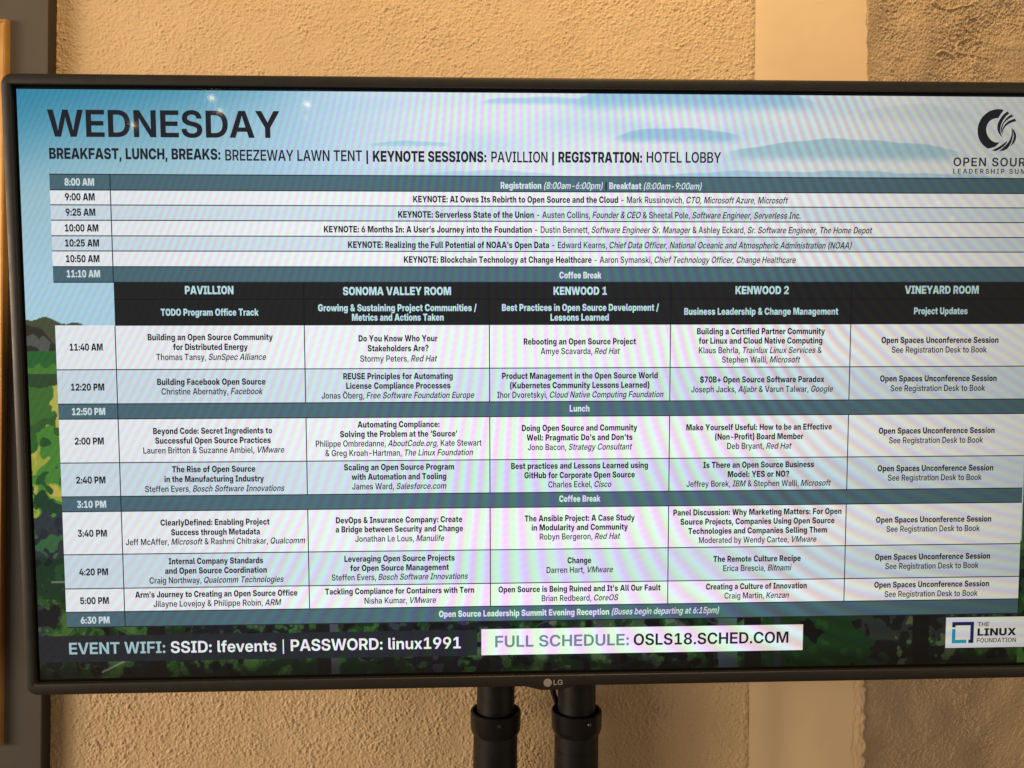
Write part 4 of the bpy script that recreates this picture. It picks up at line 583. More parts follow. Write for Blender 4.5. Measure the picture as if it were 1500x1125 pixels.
        '9': (645, (320,738,1, 397,738,0, 518,676,0, 588,564,0, 588,489,1, 588,431,0, 538,316,0, 489,244,1, 321,0,1, 165,0,1, 398,333,1, 429,333,1, 419,316,0, 384,281,0, 329,258,0, 290,258,1, 221,258,0, 116,315,0, 57,419,0, 57,490,1, 57,563,0, 125,675,0, 243,738,0), (322,622,1, 286,622,0, 229,588,0, 196,528,0, 196,491,1, 196,454,0, 229,395,0, 286,361,0, 322,361,1, 359,361,0, 415,395,0, 448,454,0, 448,491,1, 448,528,0, 415,588,0, 359,622,0)),
        ':': (269, (135,-9,1, 101,-9,0, 53,39,0, 53,74,1, 53,108,0, 101,156,0, 135,156,1, 170,156,0, 218,108,0, 218,74,1, 218,39,0, 170,-9,0), (135,341,1, 101,341,0, 53,389,0, 53,423,1, 53,458,0, 101,506,0, 135,506,1, 170,506,0, 218,458,0, 218,423,1, 218,389,0, 170,341,0)),
        'A': (722, (11,0,1, 265,728,1, 456,728,1, 711,0,1, 547,0,1, 431,356,1, 410,424,0, 366,575,0, 341,670,1, 379,670,1, 353,575,0, 310,424,0, 289,356,1, 172,0,1), (170,163,1, 170,281,1, 552,281,1, 552,163,1)),
        'C': (730, (379,-11,1, 280,-11,0, 125,79,0, 36,247,0, 36,363,1, 36,480,0, 125,649,0, 280,739,0, 379,739,1, 442,739,0, 550,702,0, 634,633,0, 688,535,0, 696,474,1, 547,474,1, 541,506,0, 512,556,0, 469,590,0, 413,608,0, 381,608,1, 321,608,0, 233,549,0, 185,439,0, 185,363,1, 185,287,0, 233,178,0, 321,120,0, 381,120,1, 413,120,0, 468,138,0, 511,172,0, 541,221,0, 547,253,1, 696,253,1, 688,195,0, 636,99,0, 553,28,0, 444,-11,0)),
        'D': (708, (314,0,1, 126,0,1, 126,126,1, 307,126,1, 380,126,0, 476,179,0, 523,286,0, 523,364,1, 523,443,0, 476,548,0, 380,602,0, 308,602,1, 123,602,1, 123,728,1, 317,728,1, 427,728,0, 586,640,0, 672,476,0, 672,364,1, 672,252,0, 586,88,0, 426,0,0), (207,728,1, 207,0,1, 59,0,1, 59,728,1)),
        'E': (607, (59,0,1, 59,728,1, 568,728,1, 568,602,1, 207,602,1, 207,429,1, 540,429,1, 540,306,1, 207,306,1, 207,125,1, 568,125,1, 568,0,1)),
        'F': (583, (59,0,1, 59,728,1, 554,728,1, 554,602,1, 207,602,1, 207,413,1, 527,413,1, 527,291,1, 207,291,1, 207,0,1)),
        'H': (727, (59,0,1, 59,728,1, 207,728,1, 207,434,1, 521,434,1, 521,728,1, 669,728,1, 669,0,1, 521,0,1, 521,309,1, 207,309,1, 207,0,1)),
        'I': (418, (33,0,1, 33,121,1, 135,121,1, 135,606,1, 33,606,1, 33,728,1, 385,728,1, 385,606,1, 283,606,1, 283,121,1, 385,121,1, 385,0,1)),
        'L': (559, (59,0,1, 59,728,1, 207,728,1, 207,125,1, 532,125,1, 532,0,1)),
        'M': (905, (59,0,1, 59,728,1, 278,728,1, 399,386,1, 407,363,0, 426,295,0, 447,218,0, 465,148,0, 471,123,1, 437,123,1, 442,148,0, 460,218,0, 481,294,0, 500,363,0, 507,386,1, 627,728,1, 847,728,1, 847,0,1, 700,0,1, 700,347,1, 700,372,0, 702,440,0, 704,518,0, 706,597,0, 706,633,1, 722,633,1, 711,594,0, 687,512,0, 665,434,0, 645,369,0, 637,347,1, 514,0,1, 392,0,1, 267,347,1, 259,369,0, 239,434,0, 216,511,0, 192,594,0, 180,633,1, 199,633,1, 199,598,0, 201,518,0, 203,440,0, 205,372,0, 205,347,1, 205,0,1)),
        'N': (737, (59,0,1, 59,728,1, 218,728,1, 452,353,1, 465,333,0, 499,273,0, 536,202,0, 554,165,1, 537,139,1, 535,175,0, 531,263,0, 530,343,0, 530,368,1, 530,728,1, 678,728,1, 678,0,1, 519,0,1, 306,339,1, 290,365,0, 250,433,0, 203,520,0, 175,572,1, 199,583,1, 202,530,0, 206,435,0, 208,361,0, 208,339,1, 208,0,1)),
        'O': (755, (378,-11,1, 280,-11,0, 126,79,0, 36,247,0, 36,363,1, 36,480,0, 126,648,0, 280,739,0, 378,739,1, 475,739,0, 629,648,0, 719,480,0, 719,363,1, 719,247,0, 629,79,0, 475,-11,0), (378,120,1, 434,120,0, 521,177,0, 570,285,0, 570,363,1, 570,442,0, 521,551,0, 434,608,0, 378,608,1, 321,608,0, 234,551,0, 185,442,0, 185,363,1, 185,285,0, 234,177,0, 321,120,0)),
        'P': (636, (59,0,1, 59,728,1, 344,728,1, 426,728,0, 544,668,0, 607,560,0, 607,487,1, 607,415,0, 543,307,0, 424,247,0, 341,247,1, 146,247,1, 146,370,1, 329,370,1, 371,370,0, 429,399,0, 460,452,0, 460,487,1, 460,523,0, 429,575,0, 371,604,0, 329,604,1, 207,604,1, 207,0,1)),
        'R': (652, (59,0,1, 59,728,1, 347,728,1, 429,728,0, 547,669,0, 610,563,0, 610,490,1, 610,418,0, 544,313,0, 423,257,0, 340,257,1, 147,257,1, 147,376,1, 332,376,1, 374,376,0, 432,404,0, 463,455,0, 463,490,1, 463,526,0, 432,577,0, 374,605,0, 331,605,1, 207,605,1, 207,0,1), (469,0,1, 299,329,1, 456,329,1, 630,0,1)),
        'S': (652, (330,-11,1, 239,-11,0, 108,46,0, 38,156,0, 37,234,1, 180,234,1, 182,195,0, 219,140,0, 286,111,0, 330,111,1, 372,111,0, 434,135,0, 468,177,0, 468,206,1, 468,230,0, 440,265,0, 383,290,0, 339,300,1, 261,318,1, 158,341,0, 53,440,0, 53,519,1, 53,585,0, 122,684,0, 246,739,0, 327,739,1, 410,739,0, 531,683,0, 598,580,0, 600,510,1, 460,510,1, 456,560,0, 385,616,0, 327,616,1, 290,616,0, 233,593,0, 202,553,0, 202,526,1, 202,502,0, 230,468,0, 285,444,0, 325,435,1, 394,420,1, 448,408,0, 530,372,0, 587,321,0, 615,255,0, 615,212,1, 615,143,0, 547,43,0, 419,-11,0)),
        'T': (645, (27,602,1, 27,728,1, 618,728,1, 618,602,1, 397,602,1, 397,0,1, 249,0,1, 249,602,1)),
        'U': (714, (357,-11,1, 266,-11,0, 132,56,0, 58,175,0, 58,254,1, 58,728,1, 203,728,1, 203,266,1, 203,223,0, 241,156,0, 310,118,0, 357,118,1, 404,118,0, 472,156,0, 510,223,0, 510,266,1, 510,728,1, 656,728,1, 656,254,1, 656,175,0, 582,56,0, 447,-11,0)),
        'V': (717, (267,0,1, 11,728,1, 173,728,1, 292,372,1, 312,307,0, 357,152,0, 383,59,1, 344,59,1, 369,152,0, 412,307,0, 431,372,1, 546,728,1, 706,728,1, 456,0,1)),
        'W': (1009, (207,0,1, 11,728,1, 170,728,1, 256,364,1, 266,320,0, 284,226,0, 301,133,0, 309,87,1, 281,87,1, 290,133,0, 307,226,0, 327,320,0, 338,364,1, 428,728,1, 580,728,1, 671,364,1, 681,320,0, 701,226,0, 719,133,0, 728,87,1, 699,87,1, 707,133,0, 724,226,0, 742,320,0, 752,364,1, 839,728,1, 998,728,1, 802,0,1, 635,0,1, 534,391,1, 521,441,0, 499,559,0, 485,629,1, 523,629,1, 509,560,0, 488,442,0, 475,391,1, 373,0,1)),
        'Y': (702, (280,0,1, 280,273,1, 11,728,1, 182,728,1, 306,506,1, 324,474,0, 355,412,0, 371,376,1, 338,376,1, 353,412,0, 384,475,0, 401,506,1, 521,728,1, 691,728,1, 426,273,1, 426,0,1)),
        'e': (572, (294,-11,1, 214,-11,0, 96,58,0, 32,181,0, 32,262,1, 32,342,0, 97,466,0, 212,536,0, 288,536,1, 344,536,0, 436,499,0, 504,428,0, 542,328,0, 542,265,1, 542,226,1, 86,226,1, 86,318,1, 472,318,1, 407,295,1, 407,335,0, 379,395,0, 327,427,0, 290,427,1, 253,427,0, 201,395,0, 172,336,0, 172,297,1, 172,234,1, 172,192,0, 202,129,0, 258,96,0, 297,96,1, 325,96,0, 368,112,0, 398,142,0, 405,162,1, 535,154,1, 525,105,0, 458,31,0, 356,-11,0)),
        'f': (378, (354,526,1, 354,415,1, 9,415,1, 9,526,1), (103,0,1, 103,585,1, 103,636,0, 144,705,0, 220,739,0, 273,739,1, 302,739,0, 351,735,0, 362,734,1, 353,623,1, 346,624,0, 316,626,0, 304,626,1, 272,626,0, 246,598,0, 246,568,1, 246,0,1)),
        'i': (253, (55,0,1, 55,526,1, 198,526,1, 198,0,1), (126,594,1, 92,594,0, 45,637,0, 45,669,1, 45,701,0, 92,745,0, 126,745,1, 161,745,0, 207,702,0, 207,669,1, 207,637,0, 161,594,0)),
        'l': (283, (219,-1,1, 133,-1,0, 55,66,0, 55,139,1, 55,728,1, 198,728,1, 198,155,1, 198,130,0, 217,110,0, 241,110,1, 248,110,0, 260,110,0, 264,111,1, 272,3,1, 261,1,0, 234,-1,0)),
        'n': (597, (198,297,1, 198,0,1, 55,0,1, 55,526,1, 194,526,1, 194,391,1, 175,391,1, 199,460,0, 288,535,0, 358,535,1, 414,535,0, 496,487,0, 541,396,0, 541,331,1, 541,0,1, 399,0,1, 399,306,1, 399,358,0, 348,413,0, 302,413,1, 271,413,0, 224,388,0, 198,336,0)),
        's': (532, (269,-12,1, 203,-12,0, 100,28,0, 37,104,0, 31,157,1, 169,165,1, 175,130,0, 226,91,0, 269,91,1, 310,91,0, 357,123,0, 357,147,1, 357,168,0, 322,194,0, 289,201,1, 197,219,1, 121,235,0, 43,311,0, 43,371,1, 43,421,0, 98,495,0, 197,535,0, 264,535,1, 330,535,0, 428,495,0, 484,422,0, 489,371,1, 358,363,1, 355,393,0, 307,433,0, 268,433,1, 231,433,0, 186,401,0, 186,378,1, 186,357,0, 219,330,0, 251,323,1, 349,304,1, 427,288,0, 502,218,0, 502,161,1, 502,109,0, 443,31,0, 338,-12,0)),
        't': (366, (341,526,1, 341,415,1, 9,415,1, 9,526,1), (94,663,1, 236,663,1, 236,158,1, 236,132,0, 258,110,0, 287,110,1, 298,110,0, 330,112,0, 339,112,1, 346,2,1, 329,-1,0, 282,-3,0, 259,-3,1, 176,-3,0, 94,68,0, 94,140,1)),
        'u': (597, (239,-9,1, 183,-9,0, 101,39,0, 55,130,0, 55,195,1, 55,526,1, 198,526,1, 198,220,1, 198,168,0, 249,113,0, 295,113,1, 325,113,0, 372,138,0, 399,190,0, 399,229,1, 399,526,1, 541,526,1, 541,0,1, 403,0,1, 402,135,1, 421,135,1, 398,66,0, 308,-9,0)),
        'v': (568, (204,0,1, 9,526,1, 160,526,1, 248,260,1, 263,212,0, 289,116,0, 302,66,1, 269,66,1, 282,116,0, 308,212,0, 323,260,1, 410,526,1, 559,526,1, 364,0,1)),
        'x': (550, (11,0,1, 220,310,1, 218,230,1, 23,526,1, 179,526,1, 226,448,1, 247,412,0, 283,344,0, 301,310,1, 252,310,1, 272,344,0, 308,412,0, 329,448,1, 378,526,1, 531,526,1, 332,229,1, 333,309,1, 539,0,1, 384,0,1, 328,88,1, 307,123,0, 271,190,0, 252,223,1, 297,223,1, 279,190,0, 243,123,0, 222,88,1, 166,0,1))},
}


def parse(g):
    """advance, then flat x, y, on-curve triples for each contour"""
    return g[0], [[(c[i], c[i + 1], bool(c[i + 2])) for i in range(0, len(c), 3)] for c in g[1:]]


def flatten(c, n):
    """quadratic contour with implied on-curve points -> polyline"""
    full = []
    for i, p in enumerate(c):
        q = c[(i + 1) % len(c)]
        full.append(p)
        if not p[2] and not q[2]: full.append(((p[0] + q[0]) / 2, (p[1] + q[1]) / 2, True))
    s = next(i for i, p in enumerate(full) if p[2]); full = full[s:] + full[:s]
    out = []; i = 0; L = len(full)
    while i < L:
        p = full[i]; q = full[(i + 1) % L]
        out.append((p[0], p[1]))
        if not q[2]:
            r = full[(i + 2) % L]
            for k in range(1, n):
                t = k / n
                out.append(((1 - t) ** 2 * p[0] + 2 * t * (1 - t) * q[0] + t * t * r[0], (1 - t) ** 2 * p[1] + 2 * t * (1 - t) * q[1] + t * t * r[1]))
            i += 2
        else: i += 1
    return out


_tess = {}


def tess(ch, w, n):
    """filled triangles of one letter, nonzero winding"""
    key = (ch, w, n)
    if key in _tess: return _tess[key]
    if ch == "|":                                    # a plain upright stroke from cap height to just under the line
        h = 0.10 if w == "b" else 0.035
        _tess[key] = (300, [(0.15 - h, -0.17), (0.15 + h, -0.17), (0.15 + h, 0.745), (0.15 - h, 0.745)], [(0, 1, 2, 3)])
        return _tess[key]
    adv, cs = parse(GLYPHS[w][ch])
    if not cs:
        _tess[key] = (adv, [], []); return _tess[key]
    polys = [flatten(c, n) for c in cs]
    vs = []; es = []
    for p in polys:
        b = len(vs); vs += [Vector((x / 1000, y / 1000)) for x, y in p]
        es += [(b + i, b + (i + 1) % len(p)) for i in range(len(p))]
    V, E_, F, *_ = delaunay_2d_cdt(vs, es, [], 0, 1e-6)
    pv = [np.array(p) / 1000 for p in polys]
    keep = []
    for t in F:
        cx = sum(V[i].x for i in t) / len(t); cy = sum(V[i].y for i in t) / len(t); wn = 0
        for p in pv:
            x0, y0 = p[:, 0], p[:, 1]; x1, y1 = np.roll(x0, -1), np.roll(y0, -1)
            side = (x1 - x0) * (cy - y0) - (cx - x0) * (y1 - y0)
            wn += int(((y0 <= cy) & (y1 > cy) & (side > 0)).sum()) - int(((y0 > cy) & (y1 <= cy) & (side < 0)).sum())
        if wn: keep.append(tuple(t))
    _tess[key] = (adv, [(q.x, q.y) for q in V], keep)
    return _tess[key]


class Sheet:
    """collects flat pieces of the displayed slide; X right, Y down in picture heights"""
    def __init__(s): s.v = []; s.f = []; s.m = []; s.mats = []
    def mi(s, m):
        if m not in s.mats: s.mats.append(m)
        return s.mats.index(m)
    def poly(s, pts, m, lift):
        b = len(s.v); s.v += [(sx(x), -lift, sz(y)) for x, y in pts]; s.f.append(tuple(range(b, b + len(pts)))); s.m.append(s.mi(m))
    def rect(s, x0, y0, x1, y1, m, lift): s.poly([(x0, y1), (x1, y1), (x1, y0), (x0, y0)], m, lift)
    def curve(s, pts, m, lift):
        """filled free outline"""
        V, E_, F, *_ = delaunay_2d_cdt([Vector(p) for p in pts], [], [tuple(range(len(pts)))], 1, 1e-7)
        b = len(s.v); s.v += [(sx(q.x), -lift, sz(q.y)) for q in V]
        for t in F: s.f.append(tuple(b + i for i in t)); s.m.append(s.mi(m))
    def text(s, markup, x0, x1, y0, y1, cap, mats, lift=0.0009, seg=3, shear=0.2, first="b", track=0.0, bold="b"):
        """one line of mixed bold ^b, regular ^r, italic ^i, dark bar ^k lettering fitted between x0 and x1; y0, y1: mid cap height at both ends"""
        runs = []; st = first; i = 0
        while i < len(markup):
            if markup[i] == "^": st = markup[i + 1]; i += 2; continue
            runs.append((st, markup[i])); i += 1
        size = cap / 0.7275; pen = 0.0; tri = []
        for st, ch in runs:
            w = bold if st in "bk" else "r"
            adv, V, F = tess(ch, w, seg)
            for t in [F]:
                tri.append((pen, V, F, st))
            pen += adv / 1000 + track
        xs0 = min(p + min(q[0] for q in V) for p, V, F, st in tri if V); xs1 = max(p + max(q[0] for q in V) for p, V, F, st in tri if V)
        k = (x1 - x0) / (xs1 - xs0)
        for p, V, F, st in tri:
            if not V: continue
            b = len(s.v); mt = s.mi(mats.get(st, mats["b"]))
            for qx, qy in V:
                X = x0 + (p + qx - xs0) * k
                if st == "i": X += (qy - 0.25) * shear * size
                Y = y0 + (y1 - y0) * (X - x0) / (x1 - x0) + cap / 2 - qy * size
                s.v.append((sx(X), -lift, sz(Y)))
            for t in F: s.f.append(tuple(b + i for i in t)); s.m.append(mt)
    def build(s, name, parent): return mesh_from(name, s.v, s.f, s.mats, parent, None, s.m)


# maker's mark on the chin
badge_m = pbr("grey_badge_print", (0.30, 0.28, 0.26), 0.5)
badge_d = pbr("dark_badge_line", (0.20, 0.185, 0.17), 0.5)
bd = Sheet(); bc = (0.8790, 1.0184); br = 0.0073
bd.poly([(bc[0] + br * math.cos(2 * math.pi * k / 40), bc[1] - br * math.sin(2 * math.pi * k / 40)) for k in range(40)], badge_m, 0.00565)
arc = [(0.74 * br * math.cos(math.radians(a)), -0.74 * br * math.sin(math.radians(a))) for a in range(75, 361, 15)]
inn = [(x * 0.84, y * 0.84) for x, y in arc]
bd.curve([(bc[0] + x, bc[1] + y) for x, y in arc + inn[::-1]], badge_d, 0.00575)
bd.rect(bc[0] - 0.08 * br, bc[1] - 0.42 * br, bc[0] + 0.06 * br, bc[1] + 0.36 * br, badge_d, 0.00575)
bd.rect(bc[0] + 0.06 * br, bc[1] + 0.25 * br, bc[0] + 0.28 * br, bc[1] + 0.36 * br, badge_d, 0.00575)
bd.text("LG", 0.8892, 0.9056, 1.0180, 1.0180, 0.0094, {"r": badge_m, "b": badge_m}, 0.00565, 6, first="r")
bd.build("maker_badge", bezel)

# ------------------------------------------------------------------ light of the panel
grp = bpy.data.node_groups.new("panel_light", "ShaderNodeTree")
grp.interface.new_socket("Color", in_out="INPUT", socket_type="NodeSocketColor")
grp.interface.new_socket("Color", in_out="OUTPUT", socket_type="NodeSocketColor")
g = NT(grp)
gi = g.n("NodeGroupInput"); go = g.n("NodeGroupOutput")
tc = g.n("ShaderNodeTexCoord"); sep = g.n("ShaderNodeSeparateXYZ"); g.link(tc.outputs["Object"], sep.inputs[0])
gx = g.math("ADD", g.math("DIVIDE", sep.outputs["X"], S), W / 2)
gy = g.math("SUBTRACT", 0.5, g.math("DIVIDE", sep.outputs["Z"], S))
nw = g.n("ShaderNodeTexNoise"); nw.inputs["Scale"].default_value = 5.5; nw.inputs["Detail"].default_value = 2
g.link(tc.outputs["Object"], nw.inputs["Vector"])
q = [104.25, 49.75, -14.83, -57.07, -1.76]      # colour beat of the sub-pixel columns, in turns
ph = g.math("ADD", g.math("MULTIPLY", gx, q[0]), g.math("MULTIPLY", gy, q[1]))
ph = g.math("ADD", ph, g.math("MULTIPLY", g.math("MULTIPLY", gx, gx), q[2]))
ph = g.math("ADD", ph, g.math("MULTIPLY", g.math("MULTIPLY", gx, gy), q[3]))
ph = g.math("ADD", ph, g.math("MULTIPLY", g.math("MULTIPLY", gy, gy), q[4]))
ph = g.math("ADD", ph, g.math("MULTIPLY", nw.outputs["Fac"], 1.6))
ph = g.math("MULTIPLY", ph, 2 * math.pi)
# the beat is stronger towards the middle of the panel
am = g.n("ShaderNodeValToRGB"); am.color_ramp.elements[0].position = 0.0; am.color_ramp.elements[0].color = (.07,) * 3 + (1,)
am.color_ramp.elements[1].position = 1.0; am.color_ramp.elements[1].color = (.06,) * 3 + (1,)
for ps, vv in ((0.3, .13), (0.42, .20), (0.62, .20), (0.8, .15)):
    e = am.color_ramp.elements.new(ps); e.color = (vv,) * 3 + (1,)
g.link(g.math("DIVIDE", gx, W), am.inputs["Fac"])
n_am = g.n("ShaderNodeTexNoise"); n_am.inputs["Scale"].default_value = 7.0; n_am.inputs["Detail"].default_value = 1
g.link(tc.outputs["Object"], n_am.inputs["Vector"])
am_v = g.math("MULTIPLY", am.outputs["Color"], g.math("ADD", g.math("MULTIPLY", n_am.outputs["Fac"], 1.3), 0.3))
# which colours beat against each other drifts across the panel (turns for green, blue)
of = g.n("ShaderNodeValToRGB"); of.color_ramp.elements[0].position = 0.0; of.color_ramp.elements[0].color = (.46, .40, 0, 1)
of.color_ramp.elements[1].position = 1.0; of.color_ramp.elements[1].color = (.13, .5, 0, 1)
for ps, vv in ((0.3, (.48, .18, 0, 1)), (0.5, (.47, .05, 0, 1)), (0.68, (.40, .12, 0, 1)), (0.82, (.18, .46, 0, 1))):
    e = of.color_ramp.elements.new(ps); e.color = vv
g.link(g.math("DIVIDE", gx, W), of.inputs["Fac"])
osep = g.n("ShaderNodeSeparateColor"); g.link(of.outputs["Color"], osep.inputs[0])
ph2 = g.math("MULTIPLY", g.math("ADD", g.math("ADD", g.math("MULTIPLY", gy, 74.0), g.math("MULTIPLY", gx, 31.0)), g.math("MULTIPLY", nw.outputs["Fac"], 2.2)), 2 * math.pi)
beat2 = g.math("MULTIPLY", g.math("SINE", ph2), 0.065)
# viewing-angle dimming across the panel, painted into its colour
view_dim = g.n("ShaderNodeValToRGB"); els = view_dim.color_ramp.elements
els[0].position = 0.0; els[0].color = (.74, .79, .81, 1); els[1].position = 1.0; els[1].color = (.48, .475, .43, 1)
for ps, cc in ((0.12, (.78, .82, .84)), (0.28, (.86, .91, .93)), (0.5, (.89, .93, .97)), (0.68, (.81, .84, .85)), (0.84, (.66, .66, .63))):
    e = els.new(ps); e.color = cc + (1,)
g.link(g.math("DIVIDE", gx, W), view_dim.inputs["Fac"])
comb = g.n("ShaderNodeCombineColor")
for i, (sc, k2) in enumerate(((0.62, 0.3), (1.0, -0.6), (1.1, 1.0))):
    arg = ph if i == 0 else g.math("ADD", ph, g.math("MULTIPLY", osep.outputs[i - 1], 2 * math.pi))
    one = g.math("ADD", g.math("MULTIPLY", g.math("SINE", arg), g.math("MULTIPLY", am_v, sc)), 1.0)
    g.link(g.math("ADD", one, g.math("MULTIPLY", beat2, k2)), comb.inputs[i])
m1_ = g.n("ShaderNodeMix", data_type="RGBA", blend_type="MULTIPLY"); m1_.inputs["Factor"].default_value = 1
g.link(gi.outputs[0], m1_.inputs["A"]); g.link(comb.outputs[0], m1_.inputs["B"])
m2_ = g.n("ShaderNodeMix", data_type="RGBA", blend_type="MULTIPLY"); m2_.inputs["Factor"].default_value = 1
g.link(m1_.outputs["Result"], m2_.inputs["A"]); g.link(view_dim.outputs["Color"], m2_.inputs["B"])
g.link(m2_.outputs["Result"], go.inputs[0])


def glow(name, c=None):
    """lit panel colour behind the panel's satin cover"""
    m = pbr(name, (0.004, 0.004, 0.004), 0.045)
    t = NT(m.node_tree); b = m.node_tree.nodes["Principled BSDF"]
    b.inputs["Coat Weight"].default_value = 0.15; b.inputs["Coat Roughness"].default_value = 0.16
    gn = t.n("ShaderNodeGroup", node_tree=grp)
    if c is None:
        a = t.n("ShaderNodeVertexColor", layer_name="picture"); t.link(a.outputs["Color"], gn.inputs[0])
    else: gn.inputs[0].default_value = rgba(c)
    t.link(gn.outputs[0], b.inputs["Emission Color"]); b.inputs["Emission Strength"].default_value = 1.0
    return m


G = {k: glow("panel_" + k, c) for k, c in dict(
    white=(252, 250, 252), pale=(222, 232, 240), bar=(82, 111, 122), header=(31, 33, 35), ink=(22, 20, 30), line=(38, 44, 54), light=(228, 238, 240),
    sky_light=(200, 232, 236), banner=(36, 41, 48), banner_text=(178, 206, 212), grey_text=(120, 142, 146), mark=(32, 33, 42), navy=(30, 42, 104), cyan=(44, 165, 206), plate=(252, 250, 250), thin=(75, 75, 85)).items()}

# ------------------------------------------------------------------ the slide's picture: sky, hills, vineyard
gs = 0.0016
gxs = np.arange(0, W + gs * .5, gs); gxs[-1] = W; gys = np.arange(0, 1 + gs * .5, gs); gys[-1] = 1
X, Y = np.meshgrid(gxs, gys); sh = X.shape


def smooth(a, b, x):
    t = np.clip((x - a) / (b - a), 0, 1); return t * t * (3 - 2 * t)


def mix(a, b, t): return a + (b - a) * t[..., None]


pic = np.zeros(sh + (3,))
top_l = np.array((58, 144, 176.)); mid_l = np.array((172, 208, 220.)); top_c = np.array((184, 214, 238.)); pale = np.array((236, 238, 242.))
base = mix(np.broadcast_to(top_l, sh + (3,)), np.broadcast_to(mid_l, sh + (3,)), smooth(-0.02, 0.2, Y + 0.22 * X))
base = mix(base, np.broadcast_to(np.array((188, 222, 238.)), sh + (3,)), smooth(0.16, 0.36, Y))
base = mix(base, np.broadcast_to(top_c, sh + (3,)), smooth(0.25, 0.62, X + 0.5 * Y) * (1 - smooth(.3, .4, Y)))
cl = gnoise(sh, 0.05, gs, aniso=0.25)
base = mix(base, np.broadcast_to(pale, sh + (3,)), smooth(0.38, 0.75, X) * (0.74 + 0.22 * np.clip(cl, -1, 1)) * (1 - smooth(.3, .4, Y)))
base = mix(base, np.broadcast_to(np.array((240, 236, 226.)), sh + (3,)), smooth(1.1, 1.65, X) * 0.5)


def wisp(x0, x1, yt, yb, col, bow=0.0, k=1.0):
    """flat streak of cloud: crisp upper edge, soft lower edge"""
    global base
    uu = (X - x0) / (x1 - x0)
    up = yt + (yb - yt) * (1 - np.clip(4 * uu * (1 - uu), 0, 1) ** 0.6) * 0.8 + bow * uu + 0.0012 * np.sin(X * 31 + yt * 90) + 0.0008 * np.sin(X * 77)
    a = ((uu > 0) & (uu < 1)) * smooth(0, 0.003, Y - up) * (1 - smooth(yt + (yb - yt) * .55, yb, Y)) * k
    a = a * smooth(0, .12, uu) * (1 - smooth(.85, 1, uu))
    base = mix(base, np.broadcast_to(np.array(col, float), sh + (3,)), a)


wisp(0.90, 1.36, -0.02, 0.035, (140, 190, 222), 0, .65)
wisp(0.76, 0.97, 0.004, 0.022, (168, 205, 232), 0, .7)
wisp(0.985, 1.22, 0.054, 0.086, (142, 190, 220), 0, .65)
wisp(1.17, 1.62, 0.072, 0.118, (146, 190, 205), 0, .65)
wisp(0.57, 0.72, 0.078, 0.092, (160, 208, 222), 0, .7)
wisp(0.95, 1.75, 0.126, 0.15, (150, 195, 220), 0, .6)
wisp(0.60, 0.95, 0.128, 0.15, (168, 200, 226), 0, .5)
wisp(1.40, 1.62, 0.012, 0.05, (190, 205, 205), 0, .3)
pic[:] = base

n_a = gnoise(sh, 0.0055, gs); n_b = gnoise(sh, 0.0085, gs); n_c = gnoise(sh, 0.02, gs); n_d = gnoise(sh, 0.003, gs)


def put(mask, c):
    pic[mask] = np.array(c, float)


hill = 0.378 + 0.5 * (X - 0.03) ** 2 * 3 + 0.0025 * np.sin(X * 150)
hill2 = 0.386 + 2.2 * np.abs(X - 0.085) ** 1.7 * 1.2 + 0.0025 * np.sin(X * 130 + 1)
hm = (Y > np.minimum(np.where(X < 0.066, hill + 0.9 * np.maximum(X - .045, 0) ** 1.2, 9), hill2))
left = X < 0.30
put(hm & left, (78, 84, 62))
put(hm & left & (Y > 0.398 + 0.006 * n_b), (56, 52, 46))
put(hm & left & (Y > 0.40) & (n_a > 1.0), (92, 92, 86))
put(left & (Y > 0.432), (50, 104, 52))
put(left & (Y > 0.458 + 0.004 * np.sin(X * 260)), (80, 130, 54))
put(left & (Y > 0.472), (54, 78, 50))
put(left & (Y > 0.492 + 0.003 * np.sin(X * 90)), (72, 114, 52))
put(left & (Y > 0.545 + 0.008 * n_b), (60, 96, 48))
yel = left & (Y > 0.49) & (Y < 0.57) & (X > 0.028 + 0.03 * np.abs(n_c) * .5 + 0.02 * n_a * .4) & (np.abs(Y - .53) < .045 + .012 * n_a)
put(yel & (X > 0.037 + 0.006 * n_b), (196, 184, 84))
camo = left & (Y > 0.575 + 0.008 * n_b)
put(camo, (80, 136, 56))
put(camo & (n_b > 0.25), (166, 172, 66)); put(camo & (n_b > 0.9), (204, 182, 84))
put(camo & (n_a < -0.7), (48, 86, 46)); put(camo & (n_c < -0.9), (56, 104, 46))
c2 = left & (Y > 0.675 + 0.012 * n_b)
put(c2 & (n_b < -0.2), (38, 66, 46)); put(c2 & (n_b > 0.9), (120, 158, 60))
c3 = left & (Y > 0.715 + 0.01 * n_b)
put(c3, (54, 60, 64)); put(c3 & (n_b > 0.55), (64, 104, 66)); put(c3 & (n_a < -0.9), (44, 48, 58))  # slate tone is a reflection on the screen, painted into the picture
c4 = (Y > 0.79 + 0.008 * n_b)
put(c4, (30, 58, 40)); put(c4 & (n_a > 1.1), (40, 78, 46)); put(c4 & (n_a < -1.0), (26, 40, 38)); put(c4 & (np.abs(Y - .83) < .0018) & (n_c > 0), (120, 126, 112))
bt = Y > 0.86
n_b = 0.75 * gnoise(sh, 0.012, gs) + 0.55 * n_a + 0.25 * gnoise(sh, 0.0025, gs)
put(bt, (22, 44, 30)); put(bt & (n_b > 0.2), (28, 60, 30)); put(bt & (n_b > 0.95), (46, 84, 38)); put(bt & (n_c < -0.3) & (n_b < 0.6), (22, 28, 33)); put(bt & (n_a < -1.0), (14, 18, 20))
put(bt & (n_c < -0.9) & (n_a > 1.0), (50, 58, 62)); put(bt & (n_b > 1.7), (70, 104, 48))
mid = bt & (X > 0.86) & (X < 1.14); put(mid & (n_c > -0.2) & (n_b > 0.6), (54, 74, 54)); put(mid & (n_a > 1.5), (84, 98, 72))
